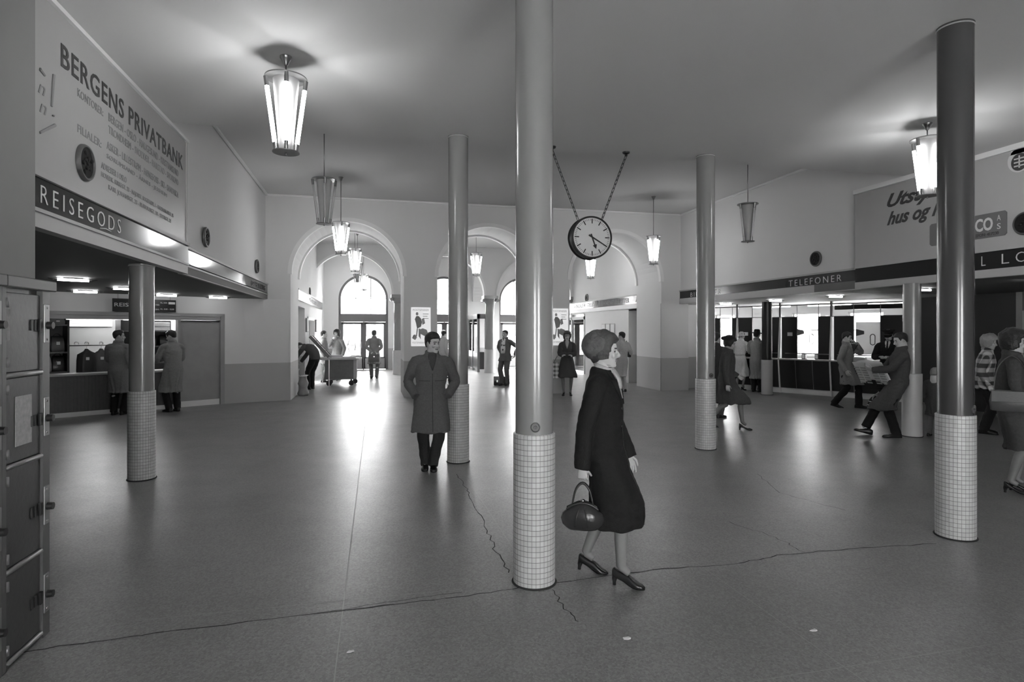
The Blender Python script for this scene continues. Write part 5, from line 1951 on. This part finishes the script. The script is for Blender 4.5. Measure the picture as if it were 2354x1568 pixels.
    bme.polygons.foreach_set('material_index', mi)
    bme.update()

    # ---- hair and hats
    if hair:
        hair_mesh(HM, hair, seed=loc[0] * 7).build('hair', hairm or M['hair'], root, smooth=True)
    if hat:
        hmm = hat_mat or M['felt']
        mb = MB()
        if hat == 'fedora':
            E_ = HM @ Matrix.Rotation(D(-6), 4, 'X') @ Matrix.Diagonal((0.92, 1.12, 1, 1))
            mb.lathe([(.0, .16), (.05, .168), (.075, .16), (.088, .13), (.094, .075), (.096, .062), (.155, .06), (.16, .065), (.157, .054), (.096, .05), (.0, .06)], seg=32, mtx=E_)
            h_ = mb.build('hat', hmm, root, smooth=True, auto=60)
            MB().lathe([(.0965, .062), (.0985, .066), (.0965, .09), (.094, .092), (.09, .062)], seg=32, mtx=E_).build('hat_band', M['black'], h_, smooth=True)
        elif hat == 'fur':
            c = HM @ V((0, -.03, .055))
            rings = []
            for j in range(15):
                ph = -PI / 2 + PI * j / 14
                ring = []
                for k in range(30):
                    a = 2 * PI * k / 30
                    r = V((.110 * math.cos(ph) * math.cos(a), .124 * math.cos(ph) * math.sin(a), .116 * math.sin(ph)))
                    r *= 1 + 0.05 * noise.noise(r * 40)
                    ring.append(HM @ Matrix.Rotation(D(18), 4, 'X') @ (V((0, -.028, .056)) + r))
                rings.append(ring)
            mb.loft(rings)
            mb.build('fur_hat', hmm, root, smooth=True)
        elif hat == 'beret':
            mb.lathe([(.0, .135), (.05, .132), (.10, .115), (.118, .09), (.112, .062), (.088, .045), (.0, .045)], seg=30, mtx=HM @ Matrix.Translation((0, -.03, -.005)) @ Matrix.Rotation(D(16), 4, 'X') @ Matrix.Diagonal((1, 1.15, 1, 1)))
            mb.build('beret', hmm, root, smooth=True)
        elif hat == 'cap':
            E_ = HM @ Matrix.Rotation(D(8), 4, 'X') @ Matrix.Diagonal((1, 1.15, 1, 1))
            mb.lathe([(.0, .135), (.08, .135), (.125, .125), (.128, .115), (.093, .085), (.090, .045), (.0, .05)], seg=30, mtx=E_)
            h_ = mb.build('peaked_cap', hmm, root, smooth=True, auto=50)
            mb = MB()
            mb.loft([[HM @ V((.085 * math.sin(a) * (1 + .0 * t), .07 + math.cos(a) * (.025 + .075 * t) + 0.0, .055 - .035 * t + z)) for a in [(-1.35 + 2.7 * k / 12) for k in range(13)]] for t, z in ((0, 0), (1, 0), (1, -.004), (0, -.004))], closed=True)
            mb.build('visor', M['shoe'], h_, smooth=True, auto=40)
        elif hat == 'knit':
            mb.lathe([(.0, .15), (.04, .145), (.08, .115), (.095, .06), (.098, .02), (.09, -.02), (.0, -.02)], seg=26, mtx=HM @ Matrix.Rotation(D(14), 4, 'X') @ Matrix.Diagonal((.93, 1.12, 1, 1)))
            mb.build('knit_cap', hmm, root, smooth=True)

    # ---- legs
    for i, sx in enumerate((-1, 1)):
        (fx, fy, fz), yaw = feet[i][0], feet[i][1]
        pitch = feet[i][2] if len(feet[i]) > 2 else 0
        fm = Matrix.Translation((AN[sx].x, AN[sx].y, fz)) @ Matrix.Rotation(math.radians(yaw), 4, 'Z') @ Matrix.Rotation(math.radians(pitch), 4, 'X') @ Matrix.Scale(s * 1.0, 4)
        if shoes == 'pump':
            so = shoe_pump(fm, laced).build('shoe', M['shoe'], root, smooth=True)
            heel_pump(fm).build('heel', M['shoe'], so, smooth=True, auto=50)
            if laced:
                MB().limb([fm @ V((-.012, .028, .098)), fm @ V((.0, .035, .112)), fm @ V((.014, .03, .099))], [.004] * 3, 6, sub=2).build('laces', M['shoe'], so, smooth=True)
        else:
            shoe_man(fm).build('shoe', M['shoe'], root, smooth=True)
    if trousers is not None:
        mb = MB()
        mb.limb([spine(-.10), spine(-.03), spine(.08), spine(.14)], [(.12 * s, .1 * s), (.172 * s, .125 * s), (.152 * s, .115 * s), (.145 * s, .11 * s)], 18, side=X)
        for sx in (-1, 1):
            d = (AN[sx] - KN[sx]).normalized()
            mb.limb([HIP[sx] + V((0, 0, .02)), HIP[sx] * .5 + KN[sx] * .5, KN[sx], KN[sx] * .5 + AN[sx] * .5, AN[sx] + d * .035 * s], [(.098 * s, .105 * s), (.092 * s, .095 * s), (.078 * s, .078 * s), (.072 * s, .075 * s), (.066 * s, .074 * s)], 14, sub=2)
        me = remesh(mb, voxel * 1.05, 3)
        displace(me, lambda co: noise.noise(V((co.x * 9 + loc[0], co.y * 9, co.z * 14))) * 0.007)
        me.name = 'trousers'
        link_mesh('trousers', me, trousers, root, smooth=True)

    # ---- coat or jacket
    cme = None
    if coat is not None:
        k = (0.93 if female else 1.0) * width
        mb = MB()
        mb.limb([spine(t) for t in (-.05, .10, .22, .33, .43, .50, .555)],
                [(.190 * s * k, .148 * s), (.170 * s * k, .138 * s), (.185 * s * k, .145 * s), (.195 * s * k, .146 * s), (.168 * s * k, .122 * s), (.112 * s * k, .092 * s), (.078 * s, .078 * s)], 24, side=X, sub=3)
        for sx in (-1, 1):
            d = (WR[sx] - EL[sx]).normalized()
            mb.limb([spine(.44) + X * (sx * .07 * s), SH[sx] + (SH[sx] - spine(.435 - shoulder_drop)) * 0.0, SH[sx] * .5 + EL[sx] * .5, EL[sx], EL[sx] * .45 + WR[sx] * .55, WR[sx] + d * (.015 * s)],
                    [.080 * s, .070 * s, .070 * s, .064 * s, .060 * s, .053 * s], 14, sub=3)
        if collar:
            for t, r in ((.535, .080), (.56, .076)):
                mb.torus(spine(t), r * s, .018 * s, 22, 8, Matrix.Rotation(-(fd_ + math.radians(stoop)) - .25, 3, 'X'))
        hz = hem * s + heel * 0.5
        if not jacket_only:
            rings = []
            zt = spine(.10).z if not stoop else P.z + .02
            n = 12
            for j in range(n + 1):
                t = j / n
                z = zt + (hz - zt) * t
                pts = []
                for sx in (-1, 1):
                    if z > HIP[sx].z:
                        q = HIP[sx].copy()
                    elif z > KN[sx].z:
                        w = (HIP[sx].z - z) / max(HIP[sx].z - KN[sx].z, .01)
                        q = HIP[sx].lerp(KN[sx], w)
                    else:
                        w = min(1, (KN[sx].z - z) / max(KN[sx].z - AN[sx].z, .01))
                        q = KN[sx].lerp(AN[sx], w)
                    pts.append(q)
                c = (pts[0] + pts[1]) / 2
                if z > P.z:
                    w = (z - P.z) / max(zt - P.z, .01)
                    c = P.lerp(spine(.10), max(0, min(1, w)))
                dx, dy = abs(pts[0].x - pts[1].x) / 2, abs(pts[0].y - pts[1].y) / 2
                a = max(.168 * s * k + .02 * s * min(1, t * 4), dx + .075 * s) + flare * t
                b = max(.136 * s + .012 * s * min(1, t * 4), dy * 1.1 + .112 * s) + flare * .8 * t
                rings.append([V((c.x + a * math.cos(2 * PI * q / 28), c.y + b * math.sin(2 * PI * q / 28), z)) for q in range(28)])
            mb.loft(rings)
        me = remesh(mb, voxel, 4)
        zw = P.z + .02

        def wrinkle(co):
            n = noise.noise(V((co.x * 7 + loc[0] * 3, co.y * 7, co.z * 5)))
            n2 = noise.noise(V((co.x * 16, co.y * 16 + loc[1], co.z * 26)))
            disp = n * 0.007 + n2 * 0.004
            if co.z < zw and not jacket_only:
                t = (zw - co.z) / max(zw - hz, .05)
                phi = math.atan2(co.y - P.y, co.x - P.x)
                disp += fold * t * (math.sin(7 * phi + loc[0] * 5) + 0.6 * math.sin(11 * phi + 1 + loc[1]))
            if belt and abs(co.z - spine(.09).z) < .03:
                disp -= .012
            return disp
        displace(me, wrinkle)
        me.name = 'coat'
        cme = link_mesh('coat' if not jacket_only else 'jacket', me, coat, root, smooth=True)
        if belt:
            c = spine(.09)
            ring = []
            MB().torus(c, 1.0, .02, 36, 8, Matrix.Diagonal((.163 * s * k, .137 * s, 1.0)) @ Matrix.Identity(3)).build('belt', M['grey_trim'], root, smooth=True)
        bm = bmesh.new()
        bm.from_mesh(me)
        bm.normal_update()
        bvh = BVHTree.FromBMesh(bm)
        nz = NB.z
        cx = NB.x
        if shirt is not None:
            depth = .20 if not open_coat else .42
            wd = .055 if not open_coat else .085
            p = patch(bvh, [(nz - .46 * s, cx - .075, cx + .075), (nz - .3 * s, cx - .085, cx + .085), (nz - .14 * s, cx - .07, cx + .07), (nz - .02 * s, cx - .06, cx + .06), (nz + .01, cx - .045, cx + .045)], 8, 0.004, 0.004) if open_coat else patch(bvh, [(nz - depth * s, cx - .006, cx + .006), (nz - depth * .6 * s, cx - wd * .6 * s, cx + wd * .6 * s), (nz - .02 * s, cx - wd * s, cx + wd * s), (nz + .02 * s, cx - .045 * s, cx + .045 * s)], 6, 0.002, 0.003)
            if p:
                p.build('shirt', shirt, root, smooth=True)
        if tie is not None:
            p = patch(bvh, [(nz - (.42 if open_coat else .22) * s, cx - .012, cx + .012), (nz - (.34 if open_coat else .17) * s, cx - .024, cx + .024), (nz - .02 * s, cx - .012, cx + .012), (nz + .01 * s, cx - .018, cx + .018)], 3, 0.010, 0.004)
            if p:
                p.build('tie', tie, root, smooth=True)
        if lapel is not None and not open_coat:
            for sx in (-1, 1):
                a, b = (.012, .07), (.05, .105)
                rows = [(nz - .24 * s, cx + sx * .004, cx + sx * .02), (nz - .14 * s, cx + sx * .035 * s, cx + sx * .095 * s), (nz - .07 * s, cx + sx * .05 * s, cx + sx * .105 * s), (nz - .065 * s, cx + sx * .052 * s, cx + sx * .085 * s), (nz + .005 * s, cx + sx * .055 * s, cx + sx * .09 * s)]
                p = patch(bvh, rows, 4, 0.004, 0.006)
                if p:
                    p.build('lapel', lapel, cme, smooth=True, auto=40)
        if placket:
            p = patch(bvh, [(hz + .02 + (nz - .24 * s - hz - .02) * q / 14, cx - .004, cx + .003) for q in range(15)], 1, 0.001, 0.003)
            if p:
                p.build('front_edge', M['black'], cme)
        if yoke:
            for sx in (-1, 1):
                p = patch(bvh, [(nz - .335 * s, cx + sx * .03, cx + sx * .165), (nz - .328 * s, cx + sx * .03, cx + sx * .165)], 8, 0.0005, 0.002)
                if p:
                    p.build('yoke_seam', M['black'], cme)
                p = patch(bvh, [(nz - .60 * s - q * .03, cx + sx * (.10 + q * .0), cx + sx * .155) for q in range(3)], 4, 0.002, 0.004)
                if p:
                    p.build('pocket_flap', coat, cme)
        for q in range(buttons):
            z = nz - (.27 + .13 * q) * s
            hit = bvh.ray_cast(V((cx + .02, .8, z)), V((0, -1, 0)), 2)
            if hit[0] is not None:
                MB().lathe([(0, .006), (.011, .005), (.012, .0), (0, -.003)], seg=14, mtx=Matrix.Translation(hit[0]) @ Matrix.Rotation(-PI / 2, 4, 'X')).build('button', M['leather'], cme, smooth=True, auto=40)
        bm.free()
    return dict(root=root, MW=MW, WR=WR, EL=EL, SH=SH, HM=HM, P=P, NB=NB, coat=cme, s=s)

# ================================================================== the people in the hall
W1 = person('woman in dark suit and fur hat striding past the centre column with handbag', (1.62, 3.955), 126, 1.70, True, lean=(-1, 0),
            feet=[((-.075, -.165, .0), 4, -6), ((.085, .13, 0.0), -4, 0)],
            arms=(((-.20, .13, .84), (-.3, -1, 0)), ((.235, -.12, .74), (.25, -1, 0))), head=(14, -3, 0), coat=C_['black'], hem=.38, flare=.0, hair='bob', hairm=M['hair_brown'], hat='fur', hat_mat=M['fur'],
            shirt=C_['light'], lapel=C_['black'], buttons=3, collar=False, voxel=.0075, face=.004, fin=.0035, arm_scale=1.03, curl=30, fold=.004, laced=True, placket=True, width=1.14, shoulder_drop=.02,
            hands=[((0, .2, -1), (1, 0, .0), 25), ((0, .05, -1), (-1, .0, 0), 62)])
M1 = person('man in grey car coat leaning by the column, hands in pockets', (0.775, 7.62), 184, 1.72, lean=(0, -2), feet=[((-.01, .06, 0), 0, 0, (-.45, 1, 0)), ((.085, .0, 0), -6)],
            arms=('pocket', 'pocket'), head=(38, -3, 0), coat=C_['coat'], hem=.50, flare=.045, trousers=C_['suit'], hair='quiff', shirt=C_['dark'], lapel=C_['coat'], buttons=0, placket=True,
            voxel=.0075, face=.004, fin=.0035, width=1.1, fold=.006, yoke=True)
person('man in grey raincoat left of the canopy column at the luggage counter', (-5.08, 13.98), 5, 1.77, arms=('counter', 'down'), head=(-60, -2, 0), coat=C_['mid'], hem=.45, flare=.05, trousers=C_['black'], hair='short')
person('man in grey raincoat right of the canopy column at the luggage counter', (-4.13, 14.25), -42, 1.77, lean=(6, 0), arms=('counter', 'counter'), head=(30, -14, 0), coat=C_['mid'], hem=.42, flare=.05, trousers=C_['black'], hair='short')
person('man bending over beside the news trolley, dark clothes', (-1.72, 18.7), 300, 1.74, stoop=78, arms=(((-.14, .62, .62), (-1, 0, 0)), ((.16, .60, .60), (1, 0, 0))), head=(0, -30, 0), coat=C_['dark'], jacket_only=True, trousers=C_['black'], hair='short',
       feet=[((-.11, 0, 0), 8), ((.11, .02, 0), -8)])
person('man in profile in grey suit behind the slanted magazine rack', (-1.52, 21.15), 84, 1.75, arms=('down', 'down'), coat=C_['mid'], hem=.62, trousers=C_['dark'], shirt=C_['light'], open_coat=True, tie=C_['dark'], lapel=C_['coat'])
person('man in overcoat with hand at chin beyond the news trolley', (-1.12, 21.95), 215, 1.77, arms=('down', 'chin'), head=(-5, -4, 0), coat=C_['mid'], hem=.5, flare=.04, trousers=C_['dark'], hair='curly', shirt=C_['light'])
MBACK = person('man in overcoat seen from behind near the far doors, hands behind back', (0.16, 22.4), 2, 1.77, arms=(((-.09, -.20, .98), (-1, -.3, 0)), ((.09, -.21, .98), (1, -.3, 0))), coat=C_['mid'], hem=.53, flare=.05, trousers=C_['coat'], hair='short',
               hands=[((.5, -.1, -1), (0, -1, .2), 60), ((-.5, -.1, -1), (0, -1, .2), 60)])
person('man in open suit with light shirt standing over a briefcase', (4.20, 18.55), 224, 1.77, arms=(((-.26, -.16, .98), (-1, -.6, 0)), ((.22, -.16, .98), (1, -.6, 0))), head=(-12, 0, 0), coat=C_['coat'], hem=.78, trousers=C_['coat'], shirt=C_['white'], open_coat=True, tie=C_['dark'],
       lapel=C_['coat'])
WB = person('woman in dark knee-length coat with folded arms by the right pier', (5.17, 15.3), 199, 1.68, True, arms=('fold', 'fold'), coat=C_['dark'], hem=.50, flare=.08, hair='curly', hairm=M['hair_brown'], shirt=C_['light'], lapel=C_['dark'], fold=.012)
person('man in pale raincoat partly hidden behind the leaning man', (2.65, 21.9), 60, 1.75, coat=C_['light'], hem=.5, trousers=C_['dark'])
person('distant man in dark coat glimpsed left of the second column', (3.02, 25.2), 120, 1.77, coat=C_['dark'], hem=.5, trousers=C_['dark'])
WL = person('person in pale coat with shoulder bag behind the striding woman', (7.02, 15.9), 352, 1.72, coat=C_['light'], hem=.45, trousers=C_['light'], head=(35, 0, 0), hair='short', arms=('down', 'elbow_bag'))
person('man whose dark head shows just over the striding woman\'s hat', (7.22, 17.75), 40, 1.76, coat=C_['mid'], hem=.5, trousers=C_['dark'])
person('woman in beret and dark coat walking past the third column', (6.2, 9.5), 123, 1.66, True, feet=[((-.08, -.27, .03), 2, -22), ((.08, .27, 0), -2)], arms=('swing_f', ((.28, .02, .80), (.2, -1, 0))), head=(5, -18, 0), coat=C_['dark'], hem=.46, flare=.07,
       hair='bob', hat='beret', hat_mat=M['felt'], fold=.012, lean=(4, 0))
person('person in dark coat mostly hidden behind the beret woman and column', (6.78, 10.75), 60, 1.72, coat=C_['dark'], hem=.5, trousers=C_['dark'])
person('woman in white belted coat and pale hat bent over the ticket counter', (10.51, 15.42), 62, 1.68, True, lean=(8, 0), arms=('counter', 'counter'), coat=C_['white'], hem=.42, flare=.06, belt=True, hair='short', hat='knit', hat_mat=C_['light'], fold=.014, head=(-10, -12, 0))
person('man in long grey overcoat and dark hat at the ticket counter', (10.75, 14.97), 58, 1.76, arms=('counter', 'counter'), coat=C_['grey'], hem=.38, flare=.05, trousers=C_['black'], hat='fedora', hat_mat=M['felt'], hair='short', fold=.013)
person('man in grey overcoat raising a hand to his face before the counters', (10.51, 11.45), 142, 1.76, feet=[((-.09, .26, 0), 2), ((.09, -.20, .02), -2, -14)], arms=(((-.05, .21, 1.45), (-.8, .2, -1)), ((.27, .06, .86), (.2, -1, 0))), head=(4, -16, 0), coat=C_['mid'], hem=.53, flare=.03,
       trousers=C_['black'], shirt=C_['white'], tie=C_['dark'], lapel=C_['mid'], hair='short', hands=[((.2, -.5, .8), (0, -1, 0), 55), None])
person('uniformed man in dark greatcoat and peaked cap before the lit blind', (11.5, 11.25), 238, 1.78, arms=('read', 'read'), head=(0, -22, 0), coat=C_['black'], hem=.45, flare=.04, trousers=C_['black'], shirt=C_['white'], tie=C_['black'], hat='cap', hat_mat=M['felt'], hair='short',
       hands=[((.5, .6, .1), (.3, 0, -1), 50), ((-.5, .6, .1), (-.3, 0, -1), 50)])
RD = person('man in dark overcoat leaning on a column reading a newspaper', (8.45, 8.10), 304, 1.75, lean=(-4, 0), pel=(0, -.02), feet=[((-.10, .04, 0), 6), ((.09, .46, 0.01), -4, 14)], arms=(((-.13, .37, 1.10), (-.7, -.4, -1)), ((.13, .36, 1.12), (.7, -.4, -1))), head=(6, -20, 0), coat=C_['dark'], hem=.45,
            flare=.03, trousers=C_['black'], hair='short', voxel=.009, face=.005, fin=.004, hands=[((.35, .9, .25), (.6, -.2, .5), 35), ((-.35, .9, .25), (-.6, -.2, .5), 35)])
person('child in knit cap and dark coat behind the newspaper reader\'s column', (9.06, 7.96), 70, 1.12, coat=C_['dark'], hem=.55, trousers=C_['coat'], hat='knit', hat_mat=C_['mid'], hair='short', shoes='man', head=(-10, -15, 0))
person('woman in checked jacket passing behind the right foreground column', (10.2, 8.05), 140, 1.68, True, coat=C_['plaid'], hem=.80, flare=.03, hair='curly', hairm=M['hair_grey'], lean=(5, 0), head=(0, -8, 0), trousers=C_['black'], shoes='man')
WR_ = person('woman in dark coat with shoulder bag at the right edge', (6.78, 5.07), 138, 1.71, True, arms=('down', 'elbow_bag'), feet=[((-.08, .06, 0), 4), ((.08, .0, 0), -4)], head=(2, -4, 0), coat=C_['dark'], hem=.46, flare=.05, hair='curly', hairm=M['hair'], shirt=C_['light'], voxel=.009,
             face=.005, fin=.004, fold=.008, lapel=C_['dark'])
for x, y, h, lb in ((-0.55, 33, 200, 'pedestrian on the street behind the left door pane'), (-0.95, 34, 160, 'second pedestrian on the street farther left in the door pane')):
    person(lb, (x, y), h, 1.72, coat=C_['dark'], hem=.5, trousers=C_['dark'], z0=-.15)


# ================================================================== things carried
def loc_w(p, v):
    return p['MW'] @ V(v)


# pale scarf at the striding woman's neck
nb = W1['NB']
mb = MB().torus(nb + V((0, .012, .02)), .062, .017, 26, 10, Matrix.Rotation(-.35, 3, 'X'))
mb.limb([nb + V((-.03, .075, .0)), nb + V((-.012, .112, -.06)), nb + V((-.006, .128, -.13))], [(.03, .012), (.036, .012), (.022, .008)], 12, side=(1, 0, 0), sub=3)
mb.limb([nb + V((.03, .075, .0)), nb + V((.016, .114, -.05)), nb + V((.012, .128, -.11))], [(.03, .012), (.034, .012), (.02, .008)], 12, side=(1, 0, 0), sub=3)
mb.build('scarf', C_['light'], W1['root'], smooth=True)

# handbag in the striding woman's right hand
hw = W1['MW'] @ (W1['WR'][1] + V((-.02, .0, -.095)))
t = thing('handbag', 'black leather handbag with clasp hanging from the striding woman\'s hand', 'handbag', (hw.x, hw.y, hw.z - .335), -math.radians(112))
t.scale = (.84, .84, 1)
B_ = MB()
rings = []
for z, a, b in ((0, .115, .045), (.012, .135, .06), (.05, .165, .078), (.09, .178, .076), (.125, .165, .062), (.155, .125, .040), (.172, .07, .024)):
    rings.append([V((b * math.cos(2 * PI * k / 40) * (1 + .06 * math.sin(5 * 2 * PI * k / 40)), a * math.sin(2 * PI * k / 40), z + .015 * math.cos(4 * PI * k / 40) * (z > .04))) for k in range(40)])
bb = B_.loft(rings).build('bag_body', M['leather'], t, smooth=True)
MB().limb([V((.026, -.13, .14)), V((.03, -.07, .172)), V((.03, .0, .185)), V((.03, .07, .172)), V((.026, .13, .14))], [.008] * 5, 8, sub=3).limb([V((-.026, -.13, .14)), V((-.03, 0, .185)), V((-.026, .13, .14))], [.008] * 3, 8, sub=4).build('frame', M['leather'], t, smooth=True)
MB().ball((.0, .0, .195), (.022, .02, .012), 12, 8).build('clasp', M['chrome'], t, smooth=True)
for x in (.02, -.02):
    MB().limb([V((x, -.085, .165)), V((x, -.055, .27)), V((x * .6, 0, .315)), V((x, .055, .27)), V((x, .085, .165))], [.008] * 5, 8, sub=4).build('handle', M['leather'], t, smooth=True)
for q in (-.06, .04):
    MB().limb([V((.064, q, .03)), V((.084, q * .9, .08)), V((.068, q * .6, .13)), V((.036, q * .2, .165))], [.005, .006, .006, .004], 6, sub=3).build('pleat', M['leather'], t, smooth=True)

# newspaper in the reader's hands
nl = MB()
W_, Hh = .30, .42
pts = []
top, bot = [], []
rows = 9
for j in range(rows):
    r = []
    v = j / (rows - 1)
    for k in range(13):
        q = k / 12 * 2 - 1
        r.append(V((q * W_ * .95, .06 * (1 - abs(q)) * -1 + .05 * v + .012 * math.sin(3 * v + 4 * q), -Hh * v + .02 * math.sin(5 * q))))
    top.append(r)
fs, P1 = [], [p for r in top for p in r]
P2 = [p + V((0, .004, 0)) for p in P1]
for i in range(rows - 1):
    for k in range(12):
        q = i * 13 + k
        fs += [(q, q + 1, q + 14, q + 13), (q + 117, q + 130, q + 131, q + 118)]
rim = list(range(13)) + [i * 13 + 12 for i in range(1, rows)] + [(rows - 1) * 13 + k for k in range(11, -1, -1)] + [i * 13 for i in range(rows - 2, 0, -1)]
for a, b in zip(rim, rim[1:] + rim[:1]):
    fs.append((a, b, 117 + b, 117 + a))
nl.faces(P1 + P2, fs)
rp = loc_w(RD, (0, .44, 1.22))
t = thing('newspaper', 'open newspaper held by the man leaning on the column', 'newspaper', rp, -math.radians(262))
o = nl.build('sheet', M['paper'], t, smooth=True)
o.rotation_euler = (D(-40), 0, 0)
mb = MB()
random.seed(3)
for q in (-1, 1):
    for j in range(7):
        for cidx in range(2):
            x0 = q * (.04 + cidx * .12)
            x1 = q * (.04 + cidx * .12 + .095)
            v = .08 + j * .05
            mb.box(min(x0, x1), max(x0, x1), .058 - .0 * j + .03 - .06 + .05 * v / .42 + .006, .0605 + .03 - .06 + .05 * v / .42 + .006, -v - .03, -v)
o2 = mb.build('print_blocks', M['paper_grey'], o)

# briefcase held behind the back
bw = loc_w(MBACK, (.0, -.27, .62))
t = thing('briefcase', 'dark flat briefcase held behind the back of the man by the far doors', 'briefcase', bw, -math.radians(2))
MB().box(-.19, .19, -.035, .035, 0, .27, bevel=.012).build('case_body', M['leather_grey'], t, smooth=True, auto=50)
MB().torus((0, 0, .27), .06, .009, 16, 6, Matrix.Rotation(PI / 2, 3, 'X'), PI, 0).build('handle', M['leather'], t, smooth=True)
MB().box(-.02, .02, -.042, -.034, .17, .21).build('clasp', M['chrome'], t)

# shoulder bags
sp = loc_w(WR_, (.29, .0, .90))
t = thing('shoulder_bag', 'wide grey leather shoulder bag at the hip of the right edge woman', 'bag', sp, -math.radians(138))
mb = MB()
mb.loft([[V((b * math.cos(2 * PI * k / 22), a * math.sin(2 * PI * k / 22), z)) for k in range(22)] for z, a, b in ((0, .17, .035), (.01, .19, .05), (.10, .20, .055), (.19, .185, .045), (.22, .16, .03))])
mb.build('bag_body', M['leather_grey'], t, smooth=True)
MB().box(.046, .060, -.185, .185, .10, .215, bevel=.004).build('flap', M['leather_grey'], t)
shp = WR_['MW'].inverted() @ sp
up = WR_['SH'][1]
MB().limb([V((0, -.16, .2)), V((-.07, -.12, .45)), V((up.x - .29, up.y - .02, up.z - .90 + .085)), V((-.06, .10, .45)), V((0, .16, .2))], [(.014, .005)] * 5, 8, sub=5).build('strap', M['leather_grey'], t, smooth=True)
lp = loc_w(WL, (.27, .12, .98))
t = thing('shoulder_bag', 'small dark shoulder bag on the pale-coated person behind the striding woman', 'bag', lp, -math.radians(352))
MB().box(-.05, .05, -.11, .11, 0, .2, bevel=.015).build('bag_body', M['leather'], t)
MB().limb([V((0, -.1, .18)), V((-.06, -.03, .48)), V((0, .1, .18))], [.007] * 3, 6, sub=4).build('strap', M['leather'], t, smooth=True)
# checked bag on the arm of the woman by the pier
cb = bpy.data.objects['checked_bag']
q = loc_w(WB, (.36, .05, .47))
cb.location = q
cb.rotation_euler = (0, 0, -math.radians(199))
cb['label'] = 'tall checked shopping bag on the arm of the woman by the right pier'
MB().limb([V((0, -.08, .42)), V((-.10, 0, .60)), V((0, .08, .42))], [.01] * 3, 8, sub=5).build('handles', M['leather_grey'], cb, smooth=True)
# litter on the floor
for x, y, lb in ((-0.10, 3.37, 'torn white scrap of paper on the floor left foreground'), (1.42, 3.15, 'small white paper scrap on the floor below the striding woman'), (2.52, 2.98, 'white paper scrap on the floor right foreground')):
    t = thing('paper_scrap', lb, 'litter', (x, y, 0.002))
    mb = MB()
    pts = [V((.03 * math.cos(a) * random.uniform(.5, 1.1), .018 * math.sin(a) * random.uniform(.5, 1.1), 0)) for a in [k * PI / 4 for k in range(8)]]
    mb.faces([p for p in pts] + [p * .8 + V((0, 0, .004)) for p in pts], [tuple(range(7, -1, -1)), tuple(range(8, 16))] + [(k, (k + 1) % 8, 8 + (k + 1) % 8, 8 + k) for k in range(8)])
    mb.build('scrap', M['paper'], t)
